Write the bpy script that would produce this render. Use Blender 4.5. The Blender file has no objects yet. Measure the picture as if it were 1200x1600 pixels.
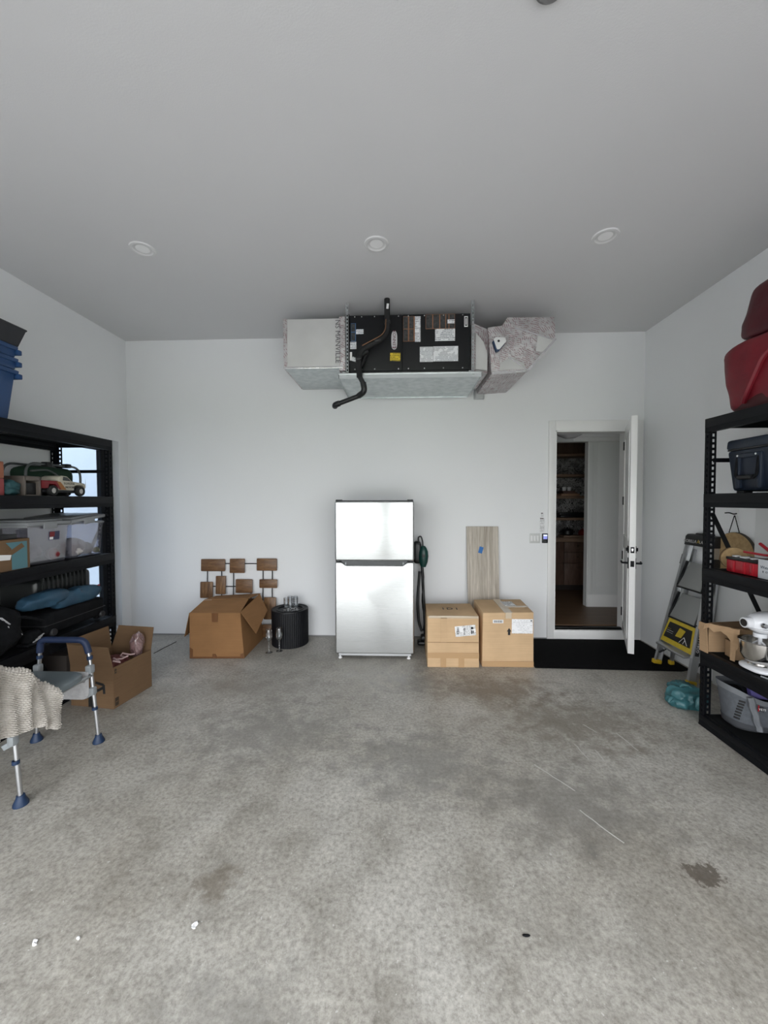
import bpy, bmesh, math, random
from mathutils import Vector, Matrix, noise
S = bpy.context.scene
COL = S.collection
PI = math.pi
rnd = random.Random(7)

# ------------------------------------------------------------------ camera
def make_camera():
    f, pitch, yaw, roll, h = 607.431, math.radians(1.682), math.radians(2.164), math.radians(-0.142), 1.681
    F = Vector((-math.sin(yaw) * math.cos(pitch), math.cos(yaw) * math.cos(pitch), -math.sin(pitch)))
    r0 = Vector((math.cos(yaw), math.sin(yaw), 0)); u0 = r0.cross(F)
    rt = r0 * math.cos(roll) + u0 * math.sin(roll); up = -r0 * math.sin(roll) + u0 * math.cos(roll)
    cd = bpy.data.cameras.new('camera'); cam = bpy.data.objects.new('camera', cd); COL.objects.link(cam)
    cd.sensor_fit = 'HORIZONTAL'; cd.sensor_width = 36; cd.lens = f * 36 / 1200; cd.clip_start = .02
    m = Matrix((rt, up, -F)).transposed().to_4x4(); m.translation = (0, 0, h); cam.matrix_world = m
    S.camera = cam
make_camera()

# ------------------------------------------------------------------ world: bright overcast sky
W = bpy.data.worlds.new('overcast_sky'); S.world = W; W.use_nodes = True
wn = W.node_tree; wn.nodes.clear()
wo = wn.nodes.new('ShaderNodeOutputWorld'); bg = wn.nodes.new('ShaderNodeBackground')
tc = wn.nodes.new('ShaderNodeTexCoord'); sx = wn.nodes.new('ShaderNodeSeparateXYZ'); cr = wn.nodes.new('ShaderNodeValToRGB')
e = cr.color_ramp.elements; e[0].position = 0.0; e[0].color = (.78, .80, .81, 1); e[1].position = 1.0; e[1].color = (1.60, 1.67, 1.80, 1)
k = e.new(.10); k.color = (.96, .985, 1.0, 1); k = e.new(.40); k.color = (1.14, 1.17, 1.22, 1)          # overcast: brighter overhead than at the horizon
wn.links.new(tc.outputs['Generated'], sx.inputs[0]); wn.links.new(sx.outputs['Z'], cr.inputs[0])
wn.links.new(cr.outputs[0], bg.inputs[0]); bg.inputs[1].default_value = 3.0
wn.links.new(bg.outputs[0], wo.inputs[0])
S.view_settings.view_transform = 'Standard'; S.view_settings.look = 'None'
S.view_settings.gamma = 1; S.view_settings.use_curve_mapping = False
S.view_settings.exposure = 0.93
S.cycles.diffuse_bounces = 7; S.cycles.max_bounces = 14; S.cycles.transparent_max_bounces = 24
S.cycles.sample_clamp_indirect = 6

def portal(x0, x1, z0, z1, y):
    l = bpy.data.lights.new('daylight_portal', 'AREA'); l.shape = 'RECTANGLE'; l.size = x1 - x0; l.size_y = z1 - z0
    l.cycles.is_portal = True
    o = bpy.data.objects.new('daylight_portal', l); COL.objects.link(o)
    o.location = ((x0 + x1) / 2, y, (z0 + z1) / 2); o.rotation_euler = (PI / 2, 0, 0)   # faces +y, into the garage
XL, XR, YB, YF, H = -3.374, 2.905, 4.744, -.70, 3.66
OPEN = [(-3.15, -.21, 2.62), (.07, 2.70, 2.62)]  # unseen pillar between the openings, added for the dark band in the fridge reflection
for a, b, z in OPEN: portal(a, b, 0.0, z, YF - .12)
wl = bpy.data.lights.new('daylight_portal', 'AREA'); wl.shape = 'RECTANGLE'; wl.size = 2.1; wl.size_y = .85; wl.cycles.is_portal = True
wlo = bpy.data.objects.new('daylight_portal', wl); COL.objects.link(wlo); wlo.location = (XL - .18, 4.14, 1.28); wlo.rotation_euler = (0, -PI / 2, 0)   # the window in the left wall

# ------------------------------------------------------------------ materials
MAT = {}
def M(name, col, rough=.5, metal=0, col2=None, scale=8, stretch=(1, 1, 1), bump=0, bscale=None, detail=4, lo=.35, hi=.65, **kw):
    if name in MAT: return MAT[name]
    m = bpy.data.materials.new(name); m.use_nodes = True; MAT[name] = m
    t = m.node_tree; p = t.nodes['Principled BSDF']
    p.inputs['Base Color'].default_value = (*col, 1); p.inputs['Roughness'].default_value = rough
    p.inputs['Metallic'].default_value = metal
    for k, v in kw.items(): p.inputs[k.replace('_', ' ')].default_value = v
    if col2 or bump:
        tc = t.nodes.new('ShaderNodeTexCoord'); mp = t.nodes.new('ShaderNodeMapping'); mp.inputs['Scale'].default_value = stretch
        t.links.new(tc.outputs['Object'], mp.inputs[0])
    if col2:
        n = t.nodes.new('ShaderNodeTexNoise'); n.inputs['Scale'].default_value = scale; n.inputs['Detail'].default_value = detail
        r = t.nodes.new('ShaderNodeValToRGB')
        r.color_ramp.elements[0].position = lo; r.color_ramp.elements[0].color = (*col, 1)
        r.color_ramp.elements[1].position = hi; r.color_ramp.elements[1].color = (*col2, 1)
        t.links.new(mp.outputs[0], n.inputs[0]); t.links.new(n.outputs[0], r.inputs[0]); t.links.new(r.outputs[0], p.inputs['Base Color'])
    if bump:
        n2 = t.nodes.new('ShaderNodeTexNoise'); n2.inputs['Scale'].default_value = bscale or scale; n2.inputs['Detail'].default_value = 3
        b = t.nodes.new('ShaderNodeBump'); b.inputs['Strength'].default_value = bump; b.inputs['Distance'].default_value = .01
        t.links.new(mp.outputs[0], n2.inputs[0]); t.links.new(n2.outputs[0], b.inputs['Height']); t.links.new(b.outputs[0], p.inputs['Normal'])
    return m

def ramp(t, fac, stops):
    r = t.nodes.new('ShaderNodeValToRGB'); e = r.color_ramp.elements
    while len(e) < len(stops): e.new(.5)
    for el, (pos, c) in zip(e, stops): el.position = pos; el.color = (*c, 1)
    t.links.new(fac, r.inputs[0]); return r.outputs[0]
def mixc(t, fac, a, b, mode='MIX'):
    n = t.nodes.new('ShaderNodeMix'); n.data_type = 'RGBA'; n.blend_type = mode
    if isinstance(fac, (int, float)): n.inputs[0].default_value = fac
    else: t.links.new(fac, n.inputs[0])
    for v, i in ((a, 6), (b, 7)):
        if isinstance(v, tuple): n.inputs[i].default_value = (*v, 1)
        else: t.links.new(v, n.inputs[i])
    return n.outputs[2]
def nz(t, vec, scale, detail=4, rough=.55, dist=0):
    n = t.nodes.new('ShaderNodeTexNoise'); n.inputs['Scale'].default_value = scale; n.inputs['Detail'].default_value = detail
    n.inputs['Roughness'].default_value = rough; n.inputs['Distortion'].default_value = dist
    t.links.new(vec, n.inputs[0]); return n.outputs[0]
def mth(t, op, a, b=0.0, c=0.0):
    n = t.nodes.new('ShaderNodeMath'); n.operation = op
    for i, v in enumerate((a, b, c)):
        if isinstance(v, (int, float)): n.inputs[i].default_value = v
        else: t.links.new(v, n.inputs[i])
    return n.outputs[0]
def coords(t, scale=(1, 1, 1), loc=(0, 0, 0), rot=(0, 0, 0)):
    tc = t.nodes.new('ShaderNodeTexCoord'); mp = t.nodes.new('ShaderNodeMapping')
    mp.inputs['Scale'].default_value = scale; mp.inputs['Location'].default_value = loc; mp.inputs['Rotation'].default_value = rot
    t.links.new(tc.outputs['Object'], mp.inputs[0]); return mp.outputs[0]
def newmat(name):
    m = bpy.data.materials.new(name); m.use_nodes = True; MAT[name] = m
    return m, m.node_tree, m.node_tree.nodes['Principled BSDF']
def bumpn(t, p, h, strength, dist=.01):
    b = t.nodes.new('ShaderNodeBump'); b.inputs['Strength'].default_value = strength; b.inputs['Distance'].default_value = dist
    t.links.new(h, b.inputs['Height']); t.links.new(b.outputs[0], p.inputs['Normal'])

def concrete():
    m, t, p = newmat('stained_concrete'); v = coords(t)
    big = nz(t, v, .9, 5, .6, .4); mid = nz(t, v, 4.5, 8, .68, .3); fine = nz(t, v, 46, 7, .78)
    c = ramp(t, big, [(.30, (.315, .292, .252)), (.50, (.415, .397, .357)), (.70, (.52, .505, .468))])
    c2 = ramp(t, mid, [(.28, (.62, .605, .58)), (.50, (.90, .895, .885)), (.75, (1.06, 1.055, 1.04))])
    c = mixc(t, 1.0, c, c2, 'MULTIPLY')
    c3 = ramp(t, fine, [(.34, (.46, .45, .43)), (.52, (1, 1, 1)), (.70, (1.42, 1.42, 1.42))])
    c = mixc(t, .8, c, c3, 'MULTIPLY')
    # scattered darker grime, lighter wear and white paint flecks
    gr = ramp(t, nz(t, v, 2.1, 9, .75, .8), [(.55, (0, 0, 0)), (.72, (1, 1, 1))])
    c = mixc(t, mth(t, 'MULTIPLY', gr, .38), c, (.15, .14, .12))
    pit = ramp(t, nz(t, v, 24, 5, .8), [(.62, (0, 0, 0)), (.70, (1, 1, 1))]); c = mixc(t, mth(t, 'MULTIPLY', pit, .5), c, (.13, .12, .105))
    fl = ramp(t, nz(t, v, 55, 2, .5), [(.705, (0, 0, 0)), (.73, (1, 1, 1))])
    c = mixc(t, mth(t, 'MULTIPLY', fl, .55), c, (.62, .61, .58))
    # stains with a shape of their own, where they lie on the slab
    def stain(c, x, y, rx, ry, col, amount, sharp=.25, ns=9):
        n = nz(t, v, ns, 6, .7)
        q = coords(t, (1 / rx, 1 / ry, 0), (-x / rx, -y / ry, 0))
        ln = t.nodes.new('ShaderNodeVectorMath'); ln.operation = 'LENGTH'; t.links.new(q, ln.inputs[0])
        d = mth(t, 'ADD', ln.outputs['Value'], mth(t, 'MULTIPLY', mth(t, 'SUBTRACT', n, .5), 3.2))
        mk = ramp(t, d, [(0.75 - sharp, (1, 1, 1)), (.75 + sharp, (0, 0, 0))])
        return mixc(t, mth(t, 'MULTIPLY', mk, amount), c, col)
    c = stain(c, 1.365, 1.75, .105, .07, (.090, .072, .055), .8, .10, 22)
    c = stain(c, -.80, 1.62, .12, .09, (.125, .100, .070), .6)
    c = stain(c, 1.35, 2.95, .65, .45, (.165, .140, .108), .6, .5)
    c = stain(c, .85, 3.45, .60, .28, (.15, .120, .092), .6, .45)
    c = stain(c, -.95, 2.75, .70, .45, (.18, .17, .155), .55, .5)
    c = stain(c, .15, 2.45, .55, .40, (.185, .18, .17), .55, .5)
    c = stain(c, .95, 2.15, .55, .40, (.17, .16, .145), .6, .5)
    c = stain(c, -.55, 1.15, .35, .25, (.20, .195, .18), .4, .5)
    c = stain(c, -1.2, 3.4, .9, .3, (.22, .20, .175), .4, .5)
    c = stain(c, .2, 3.55, .45, .3, (.17, .165, .155), .45, .5)
    t.links.new(c, p.inputs['Base Color'])
    rg = ramp(t, mid, [(.3, (.36, .36, .36)), (.7, (.62, .62, .62))]); t.links.new(rg, p.inputs['Roughness'])
    p.inputs['Specular IOR Level'].default_value = .5
    bumpn(t, p, mth(t, 'ADD', fine, mth(t, 'MULTIPLY', mid, 2)), .12, .004)
    return m
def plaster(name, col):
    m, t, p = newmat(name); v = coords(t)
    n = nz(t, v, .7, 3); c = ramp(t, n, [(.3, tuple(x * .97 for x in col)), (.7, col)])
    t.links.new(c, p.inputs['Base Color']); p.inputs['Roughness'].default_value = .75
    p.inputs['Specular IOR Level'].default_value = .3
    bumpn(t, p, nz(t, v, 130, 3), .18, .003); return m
def wood(name, dark, light, grain=(1, 1, 1), sc=6, rough=.5):
    m, t, p = newmat(name); v = coords(t, grain)
    a = nz(t, v, sc, 6, .65, 1.2); b = nz(t, v, sc * 6, 4, .6)
    c = ramp(t, a, [(.32, dark), (.5, tuple((x + y) / 2 for x, y in zip(dark, light))), (.66, light)])
    c = mixc(t, .5, c, ramp(t, b, [(.35, (.62, .6, .58)), (.6, (1.1, 1.1, 1.1))]), 'MULTIPLY')
    t.links.new(c, p.inputs['Base Color']); p.inputs['Roughness'].default_value = rough; bumpn(t, p, b, .1, .003); return m
def cardboard(name, col):
    m, t, p = newmat(name); v = coords(t); w = coords(t, (1, 1, 60))
    c = ramp(t, nz(t, v, 3, 5), [(.3, tuple(x * .86 for x in col)), (.7, tuple(x * 1.06 for x in col))])
    c = mixc(t, .35, c, ramp(t, nz(t, w, 3, 3), [(.35, (.82, .82, .82)), (.65, (1.05, 1.05, 1.05))]), 'MULTIPLY')
    t.links.new(c, p.inputs['Base Color']); p.inputs['Roughness'].default_value = .85
    p.inputs['Specular IOR Level'].default_value = .15
    bumpn(t, p, nz(t, v, 9, 4), .15, .006); return m
def printed(name, paper, ink, rows=90, axis=2, cover=.5):
    """paper with rows of small grey print"""
    m, t, p = newmat(name); v = coords(t)
    sp = t.nodes.new('ShaderNodeSeparateXYZ'); t.links.new(v, sp.inputs[0])
    s = mth(t, 'SINE', mth(t, 'MULTIPLY', sp.outputs[axis], rows * 2 * PI))
    sc = [400, 400, 400]; sc[axis] = rows
    wv = coords(t, tuple(sc)); k = nz(t, wv, 1, 2)
    k2 = nz(t, v, 18, 1)
    mk = mth(t, 'MULTIPLY', mth(t, 'GREATER_THAN', s, .1), mth(t, 'GREATER_THAN', k, 1 - cover))
    mk = mth(t, 'MULTIPLY', mk, mth(t, 'GREATER_THAN', k2, .42))
    t.links.new(mixc(t, mk, paper, ink), p.inputs['Base Color']); p.inputs['Roughness'].default_value = .5; return m
def foil():
    m, t, p = newmat('printed_foil_wrap'); v = coords(t)
    vo = t.nodes.new('ShaderNodeTexVoronoi'); vo.feature = 'F1'; vo.inputs['Scale'].default_value = 9; t.links.new(v, vo.inputs['Vector'])
    # short dashes of pink print, turned differently in every patch of tape
    sp = t.nodes.new('ShaderNodeSeparateXYZ'); t.links.new(v, sp.inputs[0])
    sc = t.nodes.new('ShaderNodeSeparateColor'); t.links.new(vo.outputs['Color'], sc.inputs[0])
    ang = mth(t, 'MULTIPLY', sc.outputs[0], 1.5)
    u = mth(t, 'ADD', mth(t, 'MULTIPLY', sp.outputs[0], mth(t, 'COSINE', ang)), mth(t, 'MULTIPLY', sp.outputs[2], mth(t, 'SINE', ang)))
    s = mth(t, 'SINE', mth(t, 'MULTIPLY', u, 330))
    k = nz(t, v, 30, 2)
    mk = mth(t, 'MULTIPLY', mth(t, 'GREATER_THAN', s, .25), mth(t, 'GREATER_THAN', k, .49))
    base = ramp(t, nz(t, v, 7, 4), [(.3, (.44, .42, .425)), (.7, (.68, .66, .665))])
    t.links.new(mixc(t, mth(t, 'MULTIPLY', mk, .75), base, (.30, .17, .19)), p.inputs['Base Color'])
    p.inputs['Metallic'].default_value = .45; p.inputs['Roughness'].default_value = .42
    bumpn(t, p, nz(t, v, 14, 6, .65, .8), .9, .02); return m
def steel_brushed():
    m, t, p = newmat('brushed_stainless'); v = coords(t, (3, 3, 900))
    p.inputs['Base Color'].default_value = (.56, .57, .57, 1); p.inputs['Metallic'].default_value = 1
    p.inputs['Roughness'].default_value = .24; p.inputs['Anisotropic'].default_value = .85; p.inputs['Anisotropic Rotation'].default_value = .25
    tg = t.nodes.new('ShaderNodeTangent'); tg.direction_type = 'RADIAL'; tg.axis = 'Z'; t.links.new(tg.outputs[0], p.inputs['Tangent'])
    r = ramp(t, nz(t, v, 1, 2), [(.3, (.27, .27, .27)), (.7, (.285, .285, .285))]); t.links.new(r, p.inputs['Roughness']); return m
def clear(name, tint, gloss=.12, milk=(0, 0, 0), milk_amt=0.0, rough=.03):
    m = bpy.data.materials.new(name); m.use_nodes = True; MAT[name] = m; t = m.node_tree; t.nodes.clear()
    o = t.nodes.new('ShaderNodeOutputMaterial'); tr = t.nodes.new('ShaderNodeBsdfTransparent'); tr.inputs[0].default_value = (*tint, 1)
    g = t.nodes.new('ShaderNodeBsdfGlossy'); g.inputs['Roughness'].default_value = rough
    lw = t.nodes.new('ShaderNodeLayerWeight'); lw.inputs['Blend'].default_value = .35
    f = mth(t, 'ADD', mth(t, 'MULTIPLY', lw.outputs['Facing'], .55), gloss * .5)
    base = tr.outputs[0]
    if milk_amt:
        d = t.nodes.new('ShaderNodeBsdfDiffuse'); d.inputs[0].default_value = (*milk, 1)
        mx = t.nodes.new('ShaderNodeMixShader'); mx.inputs[0].default_value = milk_amt
        t.links.new(base, mx.inputs[1]); t.links.new(d.outputs[0], mx.inputs[2]); base = mx.outputs[0]
    ms = t.nodes.new('ShaderNodeMixShader'); t.links.new(f, ms.inputs[0]); t.links.new(base, ms.inputs[1]); t.links.new(g.outputs[0], ms.inputs[2])
    t.links.new(ms.outputs[0], o.inputs[0]); return m
def wallpaper():
    m, t, p = newmat('leaf_wallpaper'); v = coords(t)
    d = nz(t, v, 5.5, 3, .5, 1.4); s = mth(t, 'SINE', mth(t, 'MULTIPLY', d, 62))
    lines = mth(t, 'GREATER_THAN', s, .55); patch = ramp(t, nz(t, v, 6, 2), [(.45, (.20, .19, .19)), (.55, (.42, .41, .41))])
    t.links.new(mixc(t, lines, patch, (.045, .042, .042)), p.inputs['Base Color']); p.inputs['Roughness'].default_value = .8; return m
def emit(name, col, s):
    m = bpy.data.materials.new(name); m.use_nodes = True; t = m.node_tree; p = t.nodes['Principled BSDF']
    p.inputs['Base Color'].default_value = (*col, 1); p.inputs['Emission Color'].default_value = (*col, 1); p.inputs['Emission Strength'].default_value = s; return m

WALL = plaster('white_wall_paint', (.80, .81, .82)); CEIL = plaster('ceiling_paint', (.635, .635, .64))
FLOOR = concrete()
TRIM = M('white_trim_paint', (.80, .80, .79), .35)
BLACKM = M('black_powder_coat', (.0045, .0052, .007), .5, 0, Specular_IOR_Level=.16)
BLACKP = M('black_plastic', (.007, .0075, .009), .4)
BLACKC = M('black_cloth', (.0035, .004, .005), .85, Specular_IOR_Level=.2, col2=(.007, .0075, .009), scale=30, bump=.3, bscale=25)
WHITEP = M('white_plastic', (.78, .78, .78), .3)
GREYP = M('grey_plastic', (.25, .27, .28), .45)
ALU = M('aluminium', (.62, .63, .65), .3, 1)
GALV = M('galvanised_steel', (.52, .56, .57), .38, .75, col2=(.66, .69, .70), scale=14)
CHROME = M('chrome', (.8, .8, .8), .08, 1)
CARD = cardboard('tan_cardboard', (.62, .43, .255)); CARDB = cardboard('brown_cardboard', (.275, .145, .064)); CARDM = cardboard('mid_cardboard', (.40, .265, .155)); CARDD = cardboard('dull_cardboard', (.175, .108, .060))
TAPE = M('packing_tape', (.47, .30, .155), .22); TAPEB = M('brown_tape', (.15, .066, .026), .3); CTAPE = M('clear_tape', (.56, .46, .34), .16)
LABEL = printed('shipping_label', (.82, .82, .82), (.12, .12, .12), 90); PAPER = M('white_paper', (.82, .82, .82), .6)
INK = M('black_ink', (.012, .012, .012), .6)
STEEL = steel_brushed()
GLASS = clear('window_glass', (.42, .47, .53), .1)
WINE = clear('clear_glass', (.93, .94, .95), .30)
CLEARP = clear('clear_plastic', (.84, .84, .88), .10, (.45, .45, .50), .12, .12)
FOIL = foil(); BOARD = M('duct_board', (.53, .53, .52), .5, col2=(.58, .58, .57), scale=3)
NAVY = M('navy_plastic', (.009, .016, .031), .4, bump=.1, bscale=90)
BLUE = M('blue_plastic', (.017, .060, .175), .45)
RED = M('red_nylon', (.135, .004, .012), .5, col2=(.19, .006, .016), scale=4, bump=.7, bscale=7)

# ------------------------------------------------------------------ mesh builder
def frame(d, up=None):
    d = d.normalized(); u = Vector(up) if up else (Vector((0, 0, 1)) if abs(d.z) < .95 else Vector((0, 1, 0)))
    a = u.cross(d).normalized(); return a, d.cross(a)
class MB:
    def __init__(s): s.bm = bmesh.new()
    def add(s, tmp, mi=0):
        for f in tmp.faces: f.material_index = mi
        me = bpy.data.meshes.new('t'); tmp.to_mesh(me); tmp.free(); s.bm.from_mesh(me); bpy.data.meshes.remove(me); return s
    def box(s, c, size, rot=None, bev=0, seg=2, mi=0):
        b = bmesh.new(); bmesh.ops.create_cube(b, size=1)
        bmesh.ops.scale(b, vec=size, verts=b.verts)
        if bev: bmesh.ops.bevel(b, geom=b.edges[:], offset=min(bev, min(size) * .49), segments=seg, affect='EDGES', profile=.5)
        m = Matrix.Translation(c) @ (rot.to_4x4() if rot else Matrix.Identity(4)); bmesh.ops.transform(b, matrix=m, verts=b.verts)
        return s.add(b, mi)
    def bb(s, x0, x1, y0, y1, z0, z1, bev=0, mi=0, seg=2):
        return s.box(((x0 + x1) / 2, (y0 + y1) / 2, (z0 + z1) / 2), (abs(x1 - x0), abs(y1 - y0), abs(z1 - z0)), None, bev, seg, mi)
    def bar(s, p0, p1, w, d, up=None, bev=0, mi=0):
        p0, p1 = Vector(p0), Vector(p1); a, b = frame(p1 - p0, up); r = Matrix((a, b, (p1 - p0).normalized())).transposed()
        return s.box((p0 + p1) / 2, (w, d, (p1 - p0).length), r, bev, 2, mi)
    def tube(s, pts, r, seg=10, closed=False, cap=True, mi=0):
        pts = [Vector(p) for p in pts]; n = len(pts); rs = r if isinstance(r, (list, tuple)) else [r] * n
        b = bmesh.new(); rings = []; a = None
        for i, p in enumerate(pts):
            if closed: d = (pts[(i + 1) % n] - pts[i - 1])
            else: d = pts[min(i + 1, n - 1)] - pts[max(i - 1, 0)]
            d = d.normalized()
            if a is None: a, _ = frame(d)
            a = (a - d * a.dot(d)).normalized(); c = d.cross(a)
            rings.append([b.verts.new(p + (a * math.cos(2 * PI * k / seg) + c * math.sin(2 * PI * k / seg)) * rs[i]) for k in range(seg)])
        for i in range(n if closed else n - 1):
            q, w = rings[i], rings[(i + 1) % n]
            for k in range(seg): b.faces.new((q[k], q[(k + 1) % seg], w[(k + 1) % seg], w[k]))
        if cap and not closed:
            b.faces.new(rings[0][::-1]); b.faces.new(rings[-1])
        return s.add(b, mi)
    def cyl(s, p0, p1, r, seg=16, r1=None, mi=0): return s.tube([p0, p1], [r, r if r1 is None else r1], seg, mi=mi)
    def lathe(s, prof, c=(0, 0, 0), seg=32, axis='Z', mi=0, scale=(1, 1)):
        b = bmesh.new(); rings = []
        for (r, z) in prof:
            if r < 1e-5: rings.append([b.verts.new((0, 0, z))])
            else: rings.append([b.verts.new((r * math.cos(2 * PI * k / seg) * scale[0], r * math.sin(2 * PI * k / seg) * scale[1], z)) for k in range(seg)])
        for q, w in zip(rings, rings[1:]):
            for k in range(seg):
                k2 = (k + 1) % seg
                if len(q) == 1 and len(w) == 1: continue
                if len(q) == 1: b.faces.new((q[0], w[k2], w[k]))
                elif len(w) == 1: b.faces.new((q[k], q[k2], w[0]))
                else: b.faces.new((q[k], q[k2], w[k2], w[k]))
        rot = {'Z': Matrix.Identity(4), 'Y': Matrix.Rotation(PI / 2, 4, 'X'), 'X': Matrix.Rotation(PI / 2, 4, 'Y')}[axis] if isinstance(axis, str) else axis
        bmesh.ops.transform(b, matrix=Matrix.Translation(c) @ rot, verts=b.verts)
        bmesh.ops.recalc_face_normals(b, faces=b.faces)
        return s.add(b, mi)
    def prism(s, poly, d0, d1, plane='xz', bev=0, mi=0):
        """polygon in one plane, extruded along the third axis from d0 to d1"""
        mk = {'xz': lambda u, v, d: (u, d, v), 'yz': lambda u, v, d: (d, u, v), 'xy': lambda u, v, d: (u, v, d)}[plane]
        b = bmesh.new(); A = [b.verts.new(mk(u, v, d0)) for u, v in poly]; B = [b.verts.new(mk(u, v, d1)) for u, v in poly]
        n = len(poly); b.faces.new(A); b.faces.new(B[::-1])
        for i in range(n): b.faces.new((A[i], B[i], B[(i + 1) % n], A[(i + 1) % n]))
        bmesh.ops.recalc_face_normals(b, faces=b.faces)
        if bev: bmesh.ops.bevel(b, geom=b.edges[:], offset=bev, segments=2, affect='EDGES', profile=.5)
        return s.add(b, mi)
    def hexa(s, low, high, bev=0, mi=0):
        """four lower and four upper corners, both in the same turn"""
        b = bmesh.new(); A = [b.verts.new(p) for p in low]; B = [b.verts.new(p) for p in high]
        b.faces.new(A[::-1]); b.faces.new(B)
        for i in range(4): b.faces.new((A[i], A[(i + 1) % 4], B[(i + 1) % 4], B[i]))
        bmesh.ops.recalc_face_normals(b, faces=b.faces)
        if bev: bmesh.ops.bevel(b, geom=b.edges[:], offset=bev, segments=2, affect='EDGES', profile=.5)
        return s.add(b, mi)
    def slab(s, p, t=.004, mi=0):
        """a quad board through four corners with thickness t"""
        p = [Vector(q) for q in p]; n = (p[1] - p[0]).cross(p[3] - p[0]).normalized() * (t / 2)
        return s.hexa([q - n for q in p], [q + n for q in p], 0, mi)
    def sheet(s, fn, nu, nv, thick=0, mi=0):
        b = bmesh.new(); g = [[b.verts.new(fn(i / nu, j / nv)) for j in range(nv + 1)] for i in range(nu + 1)]
        for i in range(nu):
            for j in range(nv): b.faces.new((g[i][j], g[i + 1][j], g[i + 1][j + 1], g[i][j + 1]))
        if thick: bmesh.ops.solidify(b, geom=b.faces[:], thickness=thick)
        return s.add(b, mi)
    def blob(s, c, size, e=3.2, n=9, amp=.02, freq=5, seed=0, rot=0, ridge=0, taper=0, mi=0, tilt=None):
        b = bmesh.new(); bmesh.ops.create_cube(b, size=2)
        bmesh.ops.subdivide_edges(b, edges=b.edges[:], cuts=n, use_grid_fill=True)
        R = Matrix.Rotation(rot, 3, 'Z')
        if tilt: R = R @ tilt
        for v in b.verts:
            p = v.co; k = (abs(p.x) ** e + abs(p.y) ** e + abs(p.z) ** e) ** (1 / e); p = p / k
            q = Vector((p.x * size[0] / 2, p.y * size[1] / 2, p.z * size[2] / 2))
            if taper: q.x *= 1 - taper * p.z; q.y *= 1 - taper * p.z
            o = Vector((seed * 7.3, seed * 3.1, seed * 5.7))
            d = noise.noise_vector(q * freq + o) * amp
            if ridge: d += q.normalized() * (1 - abs(noise.noise(q * freq * 1.7 + o * 2)) * 2.2) * ridge
            q = q + d; q.z = max(q.z, -size[2] / 2)
            v.co = R @ q + Vector(c)
        return s.add(b, mi)
    def text(s, txt, size, mtx, depth=.0008, align='CENTER', shear=0):
        cu = bpy.data.curves.new('t', 'FONT'); cu.body = txt; cu.size = size; cu.align_x = align; cu.align_y = 'CENTER'
        cu.extrude = depth; cu.shear = shear; cu.resolution_u = 3
        o = bpy.data.objects.new('t', cu); COL.objects.link(o); bpy.context.view_layer.update()
        me = bpy.data.meshes.new_from_object(o.evaluated_get(bpy.context.evaluated_depsgraph_get()))
        me.transform(mtx); b = bmesh.new(); b.from_mesh(me)
        bpy.data.objects.remove(o); bpy.data.curves.remove(cu); bpy.data.meshes.remove(me)
        return s.add(b)
    def fin(s, name, mats, smooth=35):
        bm = s.bm
        bmesh.ops.remove_doubles(bm, verts=bm.verts, dist=1e-6)
        for f in bm.faces: f.smooth = smooth > 0
        if smooth:
            a = math.radians(smooth)
            for e in bm.edges: e.smooth = len(e.link_faces) == 2 and e.calc_face_angle(0) <= a
        me = bpy.data.meshes.new(name); bm.to_mesh(me); bm.free()
        for m in (mats if isinstance(mats, (list, tuple)) else [mats]): me.materials.append(m)
        return me
FACE_F = Matrix.Rotation(PI / 2, 4, 'X')                                    # writing that faces -y
FACE_L = Matrix.Rotation(-PI / 2, 4, 'Z') @ FACE_F                           # writing that faces -x
FACE_R = Matrix.Rotation(PI / 2, 4, 'Z') @ FACE_F                            # writing that faces +x
def at(x, y, z, m, spin=0): return Matrix.Translation((x, y, z)) @ m @ Matrix.Rotation(spin, 4, 'Z')
def fillet(pts, r, n=5):
    pts = [Vector(p) for p in pts]; out = [pts[0]]
    for a, b, c in zip(pts, pts[1:], pts[2:]):
        u, v = (a - b), (c - b); k = min(r, u.length * .48, v.length * .48); p, q = b + u.normalized() * k, b + v.normalized() * k
        for i in range(n + 1):
            t = i / n; out.append(p * (1 - t) ** 2 + b * 2 * t * (1 - t) + q * t * t)
    return out + [pts[-1]]

def props(o, label, cat, group=None, kind=None):
    if label: o['label'] = label
    if cat: o['category'] = cat
    if group: o['group'] = group
    if kind: o['kind'] = kind
    return o
def thing(name, label, cat, loc=(0, 0, 0), rz=0, group=None, kind=None):
    o = bpy.data.objects.new(name, None); COL.objects.link(o); o.empty_display_size = .1
    o.location = loc; o.rotation_euler = (0, 0, rz);
    return props(o, label, cat, group, kind)
INV = {}
def inv(root):
    r = root
    while r.parent: r = r.parent
    return (Matrix.Translation(r.location) @ Matrix.Rotation(r.rotation_euler.z, 4, 'Z')).inverted()
def part(root, name, mb, mats, label=None, smooth=35, kind=None):
    """geometry written in world coordinates becomes a child mesh of the thing"""
    me = mb.fin(name, mats, smooth); me.transform(inv(root))
    o = bpy.data.objects.new(name, me); COL.objects.link(o); o.parent = root
    return props(o, label, None, None, kind)
def single(name, mb, mats, label, cat, loc=(0, 0, 0), group=None, kind=None, smooth=35):
    me = mb.fin(name, mats, smooth); me.transform(Matrix.Translation(loc).inverted())
    o = bpy.data.objects.new(name, me); COL.objects.link(o); o.location = loc
    return props(o, label, cat, group, kind)
def dup(root, loc, rz=0, label=None):
    r = root.copy(); COL.objects.link(r); r.location = loc; r.rotation_euler = (0, 0, rz)
    if label: r['label'] = label
    for ch in list(root.children):
        c = ch.copy(); COL.objects.link(c); c.parent = r
        for g in ch.children:
            d = g.copy(); COL.objects.link(d); d.parent = c
    return r
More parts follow.
